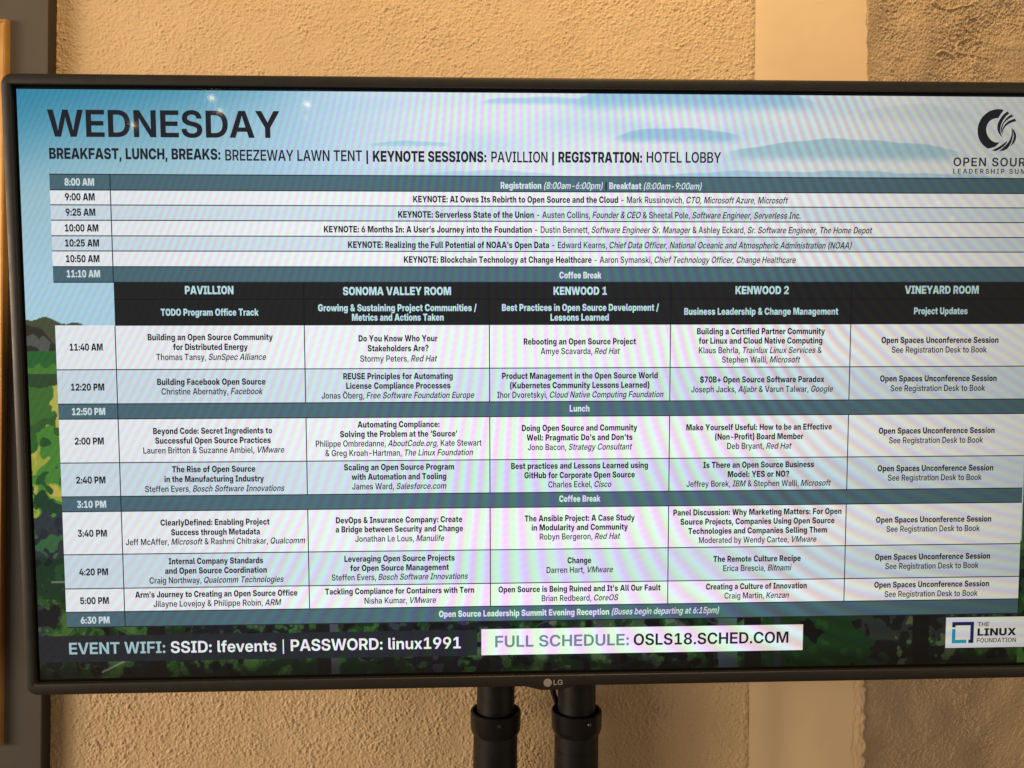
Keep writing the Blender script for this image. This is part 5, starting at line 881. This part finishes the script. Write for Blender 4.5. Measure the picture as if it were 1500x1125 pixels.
ed = bt & ((np.abs(n_b - 0.95) < 0.10) | (np.abs(n_c + 0.3) < 0.03)) & (n_d > -0.6); pic[ed] = pic[ed] * 0.62 + np.array((110, 140, 100.)) * 0.38
grn = bt & (X > 1.27 + 0.02 * n_b) & (X < 1.52 + 0.03 * n_b); put(grn, (22, 54, 28)); put(grn & (n_b < -1.7), (13, 16, 18)); put(grn & (n_a > 1.5), (30, 66, 32))
rt = bt & (X > 1.47 + 0.02 * n_b) & (X < 1.64); put(rt & (Y < .955), (42, 50, 48)); put(rt & (n_b > 0.9), (84, 96, 66)); put(rt & (n_a < -0.4), (24, 26, 29)); put(rt & (n_c > 1.4), (44, 51, 58))
for x0, w_, y0, c in ((0.49, .030, .86, (22, 26, 28)), (0.506, .014, .86, (70, 78, 82)), (1.20, .034, .86, (74, 90, 92)), (1.245, .03, .86, (18, 22, 22)), (1.29, .012, .86, (48, 52, 57)), (1.55, .03, .86, (18, 22, 22)), (.20, .03, .86, (22, 24, 26)), (.60, .02, .93, (24, 26, 28)), (1.0, .016, .93, (26, 32, 30))):
    put((Y > y0) & (np.abs(X - x0 - .006 * (Y - .93) * 10 * .3) < w_ / 2), c)
for x0, y0, x1, y1 in ((0.105, .99, .15, .968), (0.52, .945, .56, .925)):   # bare twigs
    d_ = np.abs((X - x0) * (y1 - y0) - (Y - y0) * (x1 - x0)) / math.hypot(x1 - x0, y1 - y0)
    put((d_ < .0016) & (X > x0) & (X < x1), (150, 160, 140))
fade = smooth(0.955, 1.0, Y) * 0.45
pic *= (1 - fade[..., None] * (Y > .9)[..., None])
rightstrip = (X > 1.728) & (Y > 0.4)
put(rightstrip & (Y > .55), (34, 70, 36)); put(rightstrip & (Y > .55) & (n_b > .4), (60, 100, 44)); put(rightstrip & (Y > .55) & (n_a < -.6), (20, 34, 26))

P = np.zeros(sh + (3,)); P[..., 0] = sx(X); P[..., 2] = sz(Y)
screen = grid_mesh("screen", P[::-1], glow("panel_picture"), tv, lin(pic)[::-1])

# ------------------------------------------------------------------ timetable
XS = [0.0482, 0.1475, 0.4642, 0.779, 1.0921, 1.4085, 1.7265]
YS = [0.1386, 0.1644, 0.189, 0.2143, 0.2401, 0.2652, 0.2913, 0.3174, 0.346, 0.3895, 0.4644, 0.5225, 0.5483, 0.6233, 0.6814, 0.7073, 0.7819, 0.8415, 0.8825, 0.9092]
LINES = [
    ('r0', 'timeL', '8:00 AM', 0.0730, 0.1214, 0.1513, 0.1513),
    ('r1', 'time', '9:00 AM', 0.0729, 0.1217, 0.1758, 0.1758),
    ('r2', 'time', '9:25 AM', 0.0731, 0.1219, 0.2011, 0.2011),
    ('r3', 'time', '10:00 AM', 0.0710, 0.1260, 0.2271, 0.2271),
    ('r4', 'time', '10:25 AM', 0.0704, 0.1262, 0.2520, 0.2520),
    ('r5', 'time', '10:50 AM', 0.0709, 0.1260, 0.2781, 0.2781),
    ('r6', 'timeL', '11:10 AM', 0.0711, 0.1259, 0.3031, 0.3031),
    ('r9', 'time', '11:40 AM', 0.0715, 0.1262, 0.4262, 0.4262),
    ('r10', 'time', '12:20 PM', 0.0712, 0.1265, 0.4938, 0.4938),
    ('r11', 'timeL', '12:50 PM', 0.0712, 0.1266, 0.5353, 0.5353),
    ('r12', 'time', '2:00 PM', 0.0739, 0.1226, 0.5858, 0.5858),
    ('r13', 'time', '2:40 PM', 0.0737, 0.1230, 0.6527, 0.6527),
    ('r14', 'timeL', '3:10 PM', 0.0737, 0.1227, 0.6946, 0.6946),
    ('r15', 'time', '3:40 PM', 0.0732, 0.1223, 0.7449, 0.7449),
    ('r16', 'time', '4:20 PM', 0.0732, 0.1221, 0.8122, 0.8122),
    ('r17', 'time', '5:00 PM', 0.0730, 0.1216, 0.8625, 0.8625),
    ('r18', 'timeL', '6:30 PM', 0.0727, 0.1216, 0.8968, 0.8968),
    ('r0', 'bar', '^bRegistration ^i(8:00am-6:00pm) ^k| ^bBreakfast ^i(8:00am-9:00am)', 0.7990, 1.1428, 0.1540, 0.1540),
    ('r1', 'key', '^bKEYNOTE: AI Owes Its Rebirth to Open Source and the Cloud ^r- Mark Russinovich, ^iCTO, Microsoft Azure, Microsoft', 0.6509, 1.2925, 0.1775, 0.1775),
    ('r2', 'key', '^bKEYNOTE: Serverless State of the Union ^r- Austen Collins, ^iFounder & CEO ^r& Sheetal Pole, ^iSoftware Engineer, Serverless Inc.', 0.6253, 1.3162, 0.2032, 0.2032),
    ('r3', 'key', '^bKEYNOTE: 6 Months In: A User’s Journey into the Foundation ^r- Dustin Bennett, ^iSoftware Engineer Sr. Manager ^r& Ashley Eckard, ^iSr. Software Engineer, The Home Depot', 0.5002, 1.4413, 0.2282, 0.2282),
    ('r4', 'key', "^bKEYNOTE: Realizing the Full Potential of NOAA's Open Data ^r- Edward Kearns, ^iChief Data Officer, National Oceanic and Atmospheric Administration (NOAA)", 0.5403, 1.4059, 0.2541, 0.2541),
    ('r5', 'key', '^bKEYNOTE: Blockchain Technology at Change Healthcare ^r- Aaron Symanski, ^iChief Technology Officer, Change Healthcare', 0.6342, 1.3086, 0.2790, 0.2790),
    ('r6', 'bar', '^bCoffee Break', 0.8992, 0.9717, 0.3052, 0.3052),
    ('r11', 'bar', '^bLunch', 0.9174, 0.9519, 0.5346, 0.5346),
    ('r14', 'bar', '^bCoffee Break', 0.8995, 0.9717, 0.6927, 0.6927),
    ('r18', 'bar', '^bOpen Source Leadership Summit Evening Reception ^i(Buses begin departing at 6:15pm)', 0.6887, 1.1835, 0.8948, 0.8948),
    ('r7', 'room', 'PAVILLION', 0.2658, 0.3467, 0.3305, 0.3305),
    ('r7', 'room', 'SONOMA VALLEY ROOM', 0.5305, 0.7138, 0.3322, 0.3322),
    ('r7', 'room', 'KENWOOD 1', 0.8892, 0.9810, 0.3320, 0.3320),
    ('r7', 'room', 'KENWOOD 2', 1.2044, 1.2977, 0.3310, 0.3310),
    ('r7', 'room', 'VINEYARD ROOM', 1.5025, 1.6338, 0.3305, 0.3305),
    ('r8', 'track', 'TODO Program Office Track', 0.2246, 0.3878, 0.3677, 0.3677),
    ('r8', 'track', 'Growing & Sustaining Project Communities /', 0.4880, 0.7575, 0.3605, 0.3605),
    ('r8', 'track', 'Metrics and Actions Taken', 0.5451, 0.7010, 0.3767, 0.3767),
    ('r8', 'track', 'Best Practices in Open Source Development /', 0.8007, 1.0715, 0.3604, 0.3604),
    ('r8', 'track', 'Lessons Learned', 0.8840, 0.9848, 0.3772, 0.3772),
    ('r8', 'track', 'Business Leadership & Change Management', 1.1155, 1.3854, 0.3675, 0.3675),
    ('r8', 'track', 'Project Updates', 1.5198, 1.6152, 0.3671, 0.3671),
    ('r9', 'cell', 'Building an Open Source Community', 0.2014, 0.4110, 0.4097, 0.4097),
    ('r9', 'cell', 'for Distributed Energy', 0.2434, 0.3685, 0.4263, 0.4263),
    ('r9', 'cell', '^rThomas Tansy, ^iSunSpec Alliance', 0.2147, 0.3988, 0.4433, 0.4433),
    ('r10', 'cell', 'Building Facebook Open Source', 0.2150, 0.3971, 0.4855, 0.4855),
    ('r10', 'cell', '^rChristine Abernathy, ^iFacebook', 0.2217, 0.3918, 0.5018, 0.5018),
    ('r12', 'cell', 'Beyond Code: Secret Ingredients to', 0.2056, 0.4065, 0.5693, 0.5693),
    ('r12', 'cell', 'Successful Open Source Practices', 0.2086, 0.4038, 0.5858, 0.5858),
    ('r12', 'cell', '^rLauren Britton & Suzanne Ambiel, ^iVMware', 0.1881, 0.4263, 0.6026, 0.6026),
    ('r13', 'cell', 'The Rise of Open Source', 0.2354, 0.3764, 0.6353, 0.6353),
    ('r13', 'cell', 'in the Manufacturing Industry', 0.2222, 0.3908, 0.6522, 0.6522),
    ('r13', 'cell', '^rSteffen Evers, ^iBosch Software Innovations', 0.1891, 0.4250, 0.6691, 0.6691),
    ('r15', 'cell', 'ClearlyDefined: Enabling Project', 0.2132, 0.3986, 0.7275, 0.7275),
    ('r15', 'cell', 'Success through Metadata', 0.2308, 0.3817, 0.7445, 0.7445),
    ('r15', 'cell', '^rJeff McAffer, ^iMicrosoft ^r& Rashmi Chitrakar, ^iQualcomm', 0.1535, 0.4586, 0.7609, 0.7609),
    ('r16', 'cell', 'Internal Company Standards', 0.2252, 0.3863, 0.7951, 0.7951),
    ('r16', 'cell', 'and Open Source Coordination', 0.2185, 0.3922, 0.8118, 0.8118),
    ('r16', 'cell', '^rCraig Northway, ^iQualcomm Technologies', 0.1916, 0.4206, 0.8285, 0.8285),
    ('r17', 'cell', 'Arm’s Journey to Creating an Open Source Office', 0.1665, 0.4440, 0.8531, 0.8531),
    ('r17', 'cell', '^rJilayne Lovejoy & Philippe Robin, ^iARM', 0.1974, 0.4147, 0.8697, 0.8697),
    ('r9', 'cell', 'Do You Know Who Your', 0.5557, 0.6902, 0.4126, 0.4126),
    ('r9', 'cell', 'Stakeholders Are?', 0.5710, 0.6749, 0.4295, 0.4295),
    ('r9', 'cell', '^rStormy Peters, ^iRed Hat', 0.5580, 0.6888, 0.4471, 0.4471),
    ('r10', 'cell', 'REUSE Principles for Automating', 0.5288, 0.7158, 0.4772, 0.4772),
    ('r10', 'cell', 'License Compliance Processes', 0.5336, 0.7118, 0.4936, 0.4936),
    ('r10', 'cell', '^rJonas Öberg, ^iFree Software Foundation Europe', 0.4915, 0.7525, 0.5101, 0.5101),
    ('r12', 'cell', 'Automating Compliance:', 0.5520, 0.6925, 0.5603, 0.5603),
    ('r12', 'cell', 'Solving the Problem at the ‘Source’', 0.5218, 0.7230, 0.5768, 0.5768),
    ('r12', 'cell', '^rPhilippe Ombredanne, ^iAboutCode.org, ^rKate Stewart', 0.4801, 0.7646, 0.5931, 0.5931),
    ('r12', 'cell', '^r& Greg Kroah-Hartman, ^iThe Linux Foundation', 0.4961, 0.7496, 0.6095, 0.6095),
    ('r13', 'cell', 'Scaling an Open Source Program', 0.5276, 0.7171, 0.6344, 0.6344),
    ('r13', 'cell', 'with Automation and Tooling', 0.5405, 0.7033, 0.6510, 0.6510),
    ('r13', 'cell', '^rJames Ward, ^iSalesforce.com', 0.5411, 0.7031, 0.6678, 0.6678),
    ('r15', 'cell', 'DevOps & Insurance Company: Create', 0.5123, 0.7305, 0.7267, 0.7267),
    ('r15', 'cell', 'a Bridge between Security and Change', 0.5116, 0.7317, 0.7428, 0.7428),
    ('r15', 'cell', '^rJonathan Le Lous, ^iManulife', 0.5452, 0.6990, 0.7596, 0.7596),
    ('r16', 'cell', 'Leveraging Open Source Projects', 0.5258, 0.7169, 0.7947, 0.7947),
    ('r16', 'cell', 'for Open Source Management', 0.5357, 0.7066, 0.8111, 0.8111),
    ('r16', 'cell', '^rSteffen Evers, ^iBosch Software Innovations', 0.5035, 0.7396, 0.8274, 0.8274),
    ('r17', 'cell', 'Tackling Compliance for Containers with Tern', 0.4917, 0.7505, 0.8522, 0.8522),
    ('r17', 'cell', '^rNisha Kumar, ^iVMware', 0.5595, 0.6838, 0.8692, 0.8692),
    ('r9', 'cell', 'Rebooting an Open Source Project', 0.8378, 1.0320, 0.4187, 0.4187),
    ('r9', 'cell', '^rAmye Scavarda, ^iRed Hat', 0.8672, 1.0036, 0.4352, 0.4352),
    ('r10', 'cell', 'Product Management in the Open Source World', 0.8004, 1.0706, 0.4777, 0.4777),
    ('r10', 'cell', '(Kubernetes Community Lessons Learned)', 0.8141, 1.0561, 0.4941, 0.4941),
    ('r10', 'cell', '^rIhor Dvoretskyi, ^iCloud Native Computing Foundation', 0.7920, 1.0805, 0.5105, 0.5105),
    ('r12', 'cell', 'Doing Open Source and Community', 0.8344, 1.0356, 0.5683, 0.5683),
    ('r12', 'cell', "Well: Pragmatic Do's and Don'ts", 0.8427, 1.0273, 0.5850, 0.5850),
    ('r12', 'cell', '^rJono Bacon, ^iStrategy Consultant', 0.8447, 1.0262, 0.6017, 0.6017),
    ('r13', 'cell', 'Best practices and Lessons Learned using', 0.8158, 1.0549, 0.6345, 0.6345),
    ('r13', 'cell', 'GitHub for Corporate Open Source', 0.8387, 1.0319, 0.6509, 0.6509),
    ('r13', 'cell', '^rCharles Eckel, ^iCisco', 0.8804, 0.9907, 0.6674, 0.6674),
    ('r15', 'cell', 'The Ansible Project: A Case Study', 0.8392, 1.0324, 0.7270, 0.7270),
    ('r15', 'cell', 'in Modularity and Community', 0.8515, 1.0204, 0.7432, 0.7432),
    ('r15', 'cell', '^rRobyn Bergeron, ^iRed Hat', 0.8655, 1.0064, 0.7595, 0.7595),
    ('r16', 'cell', 'Change', 0.9142, 0.9561, 0.8021, 0.8021),
    ('r16', 'cell', '^rDarren Hart, ^iVMware', 0.8775, 0.9944, 0.8189, 0.8189),
    ('r17', 'cell', "Open Source is Being Ruined and It's All Our Fault", 0.7931, 1.0791, 0.8526, 0.8526),
    ('r17', 'cell', '^rBrian Redbeard, ^iCoreOS', 0.8690, 1.0038, 0.8693, 0.8693),
    ('r9', 'cell', 'Building a Certified Partner Community', 1.1382, 1.3630, 0.4018, 0.4018),
    ('r9', 'cell', 'for Linux and Cloud Native Computing', 1.1415, 1.3589, 0.4181, 0.4181),
    ('r9', 'cell', '^rKlaus Behrla, ^iTrainlux Linux Services ^r&', 1.1418, 1.3581, 0.4346, 0.4346),
    ('r9', 'cell', '^rStephen Walli, ^iMicrosoft', 1.1827, 1.3198, 0.4510, 0.4510),
    ('r10', 'cell', '$70B+ Open Source Software Paradox', 1.1444, 1.3637, 0.4856, 0.4856),
    ('r10', 'cell', '^rJoseph Jacks, ^iAljabr ^r& Varun Talwar, ^iGoogle', 1.1294, 1.3795, 0.5025, 0.5025),
    ('r12', 'cell', 'Make Yourself Useful: How to be an Effective', 1.1215, 1.3791, 0.5690, 0.5690),
    ('r12', 'cell', '(Non-Profit) Board Member', 1.1723, 1.3287, 0.5856, 0.5856),
    ('r12', 'cell', '^rDeb Bryant, ^iRed Hat', 1.1939, 1.3077, 0.6022, 0.6022),
    ('r13', 'cell', 'Is There an Open Source Business', 1.1524, 1.3489, 0.6354, 0.6354),
    ('r13', 'cell', 'Model: YES or NO?', 1.1958, 1.3051, 0.6520, 0.6520),
    ('r13', 'cell', '^rJeffrey Borek, ^iIBM ^r& Stephen Walli, ^iMicrosoft', 1.1230, 1.3790, 0.6686, 0.6686),
    ('r15', 'cell', 'Panel Discussion: Why Marketing Matters: For Open', 1.1004, 1.4001, 0.7193, 0.7193),
    ('r15', 'cell', 'Source Projects, Companies Using Open Source', 1.1131, 1.3879, 0.7358, 0.7358),
    ('r15', 'cell', 'Technologies and Companies Selling Them', 1.1271, 1.3748, 0.7524, 0.7524),
    ('r15', 'cell', '^rModerated by Wendy Cartee, ^iVMware', 1.1463, 1.3559, 0.7689, 0.7689),
    ('r16', 'cell', 'The Remote Culture Recipe', 1.1723, 1.3288, 0.8030, 0.8030),
    ('r16', 'cell', '^rErica Brescia, ^iBitnami', 1.1902, 1.3117, 0.8197, 0.8197),
    ('r17', 'cell', 'Creating a Culture of Innovation', 1.1600, 1.3408, 0.8525, 0.8525),
    ('r17', 'cell', '^rCraig Martin, ^iKenzan', 1.1932, 1.3087, 0.8692, 0.8692),
    ('r9', 'cell', 'Open Spaces Unconference Session', 1.4635, 1.6725, 0.4179, 0.4179),
    ('r9', 'note', 'See Registration Desk to Book', 1.4822, 1.6519, 0.4347, 0.4347),
    ('r10', 'cell', 'Open Spaces Unconference Session', 1.4629, 1.6717, 0.4851, 0.4851),
    ('r10', 'note', 'See Registration Desk to Book', 1.4820, 1.6514, 0.5022, 0.5022),
    ('r12', 'cell', 'Open Spaces Unconference Session', 1.4630, 1.6715, 0.5772, 0.5772),
    ('r12', 'note', 'See Registration Desk to Book', 1.4819, 1.6511, 0.5942, 0.5942),
    ('r13', 'cell', 'Open Spaces Unconference Session', 1.4628, 1.6715, 0.6440, 0.6440),
    ('r13', 'note', 'See Registration Desk to Book', 1.4817, 1.6511, 0.6608, 0.6608),
    ('r15', 'cell', 'Open Spaces Unconference Session', 1.4625, 1.6712, 0.7359, 0.7359),
    ('r15', 'note', 'See Registration Desk to Book', 1.4818, 1.6511, 0.7526, 0.7526),
    ('r16', 'cell', 'Open Spaces Unconference Session', 1.4626, 1.6715, 0.8030, 0.8030),
    ('r16', 'note', 'See Registration Desk to Book', 1.4815, 1.6512, 0.8198, 0.8198),
    ('r17', 'cell', 'Open Spaces Unconference Session', 1.4626, 1.6716, 0.8533, 0.8533),
    ('r17', 'note', 'See Registration Desk to Book', 1.4817, 1.6513, 0.8704, 0.8704),
    ('title', 'title', '^bWEDNESDAY', 0.0489, 0.4298, 0.0554, 0.0554),
    ('venue', 'venue', '^bBREAKFAST, LUNCH, BREAKS:', 0.0499, 0.3306, 0.1047, 0.1047),
    ('venue', 'venue', '^rBREEZEWAY LAWN TENT', 0.3386, 0.5661, 0.1060, 0.1060),
    ('venue', 'pipe', '^b|', 0.5732, 0.5762, 0.1065, 0.1065),
    ('venue', 'venue', '^bKEYNOTE SESSIONS:', 0.5841, 0.7749, 0.1066, 0.1066),
    ('venue', 'venue', '^rPAVILLION', 0.7834, 0.8788, 0.1066, 0.1066),
    ('venue', 'pipe', '^b|', 0.8867, 0.8897, 0.1071, 0.1071),
    ('venue', 'venue', '^bREGISTRATION:', 0.8972, 1.0401, 0.1063, 0.1063),
    ('venue', 'venue', '^rHOTEL LOBBY', 1.0479, 1.1760, 0.1057, 0.1057),
    ('summit', 'os', '^rOPEN SOURCE', 1.5813, 1.7378, 0.1108, 0.1108),
    ('summit', 'ls', '^rLEADERSHIP SUMMIT', 1.5810, 1.7390, 0.1266, 0.1266),
    ('wifi', 'wifi1', '^bEVENT WIFI:', 0.0513, 0.2149, 0.9464, 0.9464),
    ('wifi', 'wifi2', '^bSSID: lfevents | PASSWORD: linux1991', 0.2244, 0.7266, 0.9467, 0.9467),
    ('addr', 'addr1', '^bFULL SCHEDULE:', 0.7870, 1.0236, 0.9458, 0.9458),
    ('addr', 'addr2', '^bOSLS18.SCHED.COM', 1.0321, 1.3096, 0.9461, 0.9461),
    ('found', 'the', '^rTHE', 1.6535, 1.6747, 0.9280, 0.9280),
    ('found', 'linux', '^bLINUX', 1.6536, 1.7248, 0.9424, 0.9424),
    ('found', 'the', '^rFOUNDATION', 1.6529, 1.7250, 0.9578, 0.9578),
]
STY = {"time": (.0121, G["ink"]), "timeL": (.0121, G["light"]), "bar": (.0113, G["light"]), "key": (.0111, G["ink"]), "room": (.0139, G["sky_light"]), "track": (.0119, G["sky_light"]), "cell": (.0109, G["ink"]), "note": (.0109, G["ink"])}
KIND = {0: "break_row", 6: "break_row", 11: "break_row", 14: "break_row", 18: "break_row", 7: "room_row", 8: "track_row"}
LT = 0.0017
for r in range(19):
    s = Sheet(); y0, y1 = YS[r], YS[r + 1]
    kind = KIND.get(r) or ("keynote_row" if r < 6 else "session_row")
    if kind == "break_row": fill = G["bar"]
    elif kind in ("room_row", "track_row"): fill = G["header"]
    else: fill = G["pale"] if r in (2, 4, 10, 13, 16) else G["white"]
    x_first = XS[1] if r in (7, 8) else XS[0]
    s.rect(x_first, y0, XS[6], y1, fill, 0.0003)
    ln = G["line"] if r not in (7, 8) else G["ink"]
    s.rect(x_first, y1 - LT / 2, XS[6], y1 + LT / 2, ln, 0.0006)
    if r == 0: s.rect(XS[0], y0 - LT / 2, XS[6], y0 + LT / 2, ln, 0.0006)
    for c in range(1, 6):
        if c == 1 and r in (7, 8): continue
        if c > 1 and (r < 7 or kind == "break_row"): continue
        s.rect(XS[c] - LT / 2, y0 + LT / 2, XS[c] + LT / 2, y1 - LT / 2, ln, 0.0006)
    for row, sty, txt, a, b, ya, yb in LINES:
        if row == "r%d" % r:
            cap, m = STY[sty]; s.text(txt, a, b, ya, yb, cap, {"b": m, "r": m, "i": m, "k": G["ink"]}, first="r" if sty == "note" else "b")
    s.build(kind, screen)

# headings, banners and emblems on the slide
LN = {}
for row, sty, txt, a, b, ya, yb in LINES: LN.setdefault(row, []).append((sty, txt, a, b, ya, yb))
s = Sheet(); sty, txt, a, b, ya, yb = LN["title"][0]; s.text(txt, a, b, ya, yb, .0442, {"b": G["mark"]}, seg=8, bold="m"); s.build("slide_title", screen)
s = Sheet()
for sty, txt, a, b, ya, yb in LN["venue"]: s.text(txt, a, b, ya, yb, .0181, {"b": G["mark"], "r": G["mark"]}, seg=5)
s.build("venue_line", screen)
s = Sheet(); s.rect(0.0006, 0.9245, 0.7554, 0.9708, G['banner'], 0.0003)
for i, (sty, txt, a, b, ya, yb) in enumerate(LN['wifi']): s.text(txt, a, b, ya, yb, .0205, {'b': G['banner_text'] if i == 0 else G['plate']}, seg=5, bold='m')
s.build('network_banner', screen)
s = Sheet(); s.rect(0.7628, 0.9237, 1.3360, 0.9704, G['plate'], 0.0003)
for i, (sty, txt, a, b, ya, yb) in enumerate(LN['addr']): s.text(txt, a, b, ya, yb, .0207, {'b': G['grey_text'] if i == 0 else G['mark']}, seg=5, bold='m')
s.build('address_banner', screen)
s = Sheet(); s.rect(1.5959, 0.9153, 1.7647, 0.9711, G['plate'], 0.0003)
x0, y0, x1, y1, t = 1.6072, 0.9235, 1.6470, 0.9625, 0.0063
s.poly([(x0, y0 + .0098), (x0 + t, y0 + .0098), (x0 + t, y0 + t), (x0, y0)], G['navy'], 0.0006); s.poly([(x0, y0), (x0 + t, y0 + t), (x1 - t, y0 + t), (x1, y0)], G['navy'], 0.0006)
s.poly([(x1, y0), (x1 - t, y0 + t), (x1 - t, y1), (x1, y1)], G['navy'], 0.0006); s.rect(x1 - t - .0030, y1 - t, x1 - t, y1, G['navy'], 0.0006)
s.rect(x0, y0 + .0128, x0 + t, y1, G['cyan'], 0.0006); s.rect(x0 + t, y1 - t, x1 - t - .0066, y1, G['cyan'], 0.0006)
for sty, txt, a, b, ya, yb in LN['found']: s.text(txt, a, b, ya, yb, .0136 if sty == 'linux' else .0080, {'b': G['ink'], 'r': G['thin']}, seg=5)
s.build('foundation_plate', screen)
s = Sheet()
s.curve([(1.6674, 0.0220), (1.6621, 0.0209), (1.6568, 0.0207), (1.6501, 0.0216), (1.6427, 0.0239), (1.6362, 0.0283), (1.6304, 0.0338), (1.6261, 0.0403), (1.6234, 0.0475), (1.6223, 0.0554), (1.6227, 0.0626), (1.6246, 0.0698), (1.6282, 0.0767), (1.6337, 0.0827), (1.6409, 0.0879), (1.6473, 0.0869), (1.6540, 0.0847), (1.6584, 0.0812), (1.6619, 0.0765), (1.6575, 0.0773), (1.6529, 0.0769), (1.6484, 0.0747), (1.6445, 0.0714), (1.6409, 0.0668), (1.6384, 0.0611), (1.6374, 0.0553), (1.6380, 0.0503), (1.6398, 0.0455), (1.6426, 0.0416), (1.6470, 0.0384), (1.6522, 0.0365), (1.6582, 0.0359), (1.6621, 0.0292)], G['mark'], 0.0004)
s.curve([(1.6739, 0.0246), (1.6773, 0.0277), (1.6715, 0.0328), (1.6670, 0.0390), (1.6635, 0.0465), (1.6621, 0.0530), (1.6623, 0.0580), (1.6640, 0.0631), (1.6674, 0.0693), (1.6630, 0.0655), (1.6594, 0.0609), (1.6573, 0.0559), (1.6568, 0.0516), (1.6578, 0.0451), (1.6605, 0.0386), (1.6648, 0.0324), (1.6691, 0.0278)], G['mark'], 0.0004)
s.curve([(1.6809, 0.0295), (1.6846, 0.0328), (1.6777, 0.0363), (1.6718, 0.0407), (1.6680, 0.0453), (1.6659, 0.0508), (1.6649, 0.0566), (1.6647, 0.0621), (1.6632, 0.0588), (1.6630, 0.0537), (1.6646, 0.0479), (1.6674, 0.0426), (1.6717, 0.0367), (1.6760, 0.0327)], G['mark'], 0.0004)
s.curve([(1.6874, 0.0366), (1.6900, 0.0409), (1.6832, 0.0428), (1.6773, 0.0453), (1.6722, 0.0490), (1.6686, 0.0537), (1.6668, 0.0587), (1.6663, 0.0645), (1.6651, 0.0609), (1.6655, 0.0563), (1.6674, 0.0508), (1.6708, 0.0457), (1.6756, 0.0414), (1.6815, 0.0385)], G['mark'], 0.0004)
s.curve([(1.6820, 0.0522), (1.6867, 0.0564), (1.6898, 0.0615), (1.6909, 0.0665), (1.6902, 0.0723), (1.6876, 0.0781), (1.6839, 0.0816), (1.6807, 0.0842), (1.6838, 0.0781), (1.6858, 0.0723), (1.6865, 0.0665), (1.6857, 0.0608), (1.6840, 0.0562)], G['mark'], 0.0004)
s.curve([(1.6824, 0.0536), (1.6845, 0.0579), (1.6852, 0.0637), (1.6844, 0.0702), (1.6827, 0.0767), (1.6798, 0.0828), (1.6755, 0.0883), (1.6693, 0.0912), (1.6610, 0.0924), (1.6669, 0.0876), (1.6727, 0.0822), (1.6774, 0.0767), (1.6808, 0.0709), (1.6825, 0.0644), (1.6829, 0.0586)], G['mark'], 0.0004)
s.curve([(1.6764, 0.0734), (1.6742, 0.0782), (1.6702, 0.0833), (1.6639, 0.0881), (1.6558, 0.0920), (1.6482, 0.0912), (1.6541, 0.0884), (1.6608, 0.0848), (1.6688, 0.0794)], G['mark'], 0.0004)
for sty, txt, a, b, ya, yb in LN['summit']: s.text(txt, a, b, ya, yb, .0146 if sty == 'os' else .0082, {'r': G['mark'], 'b': G['mark']}, seg=5, track=.08 if sty == 'os' else .22)
s.build('summit_emblem', screen)
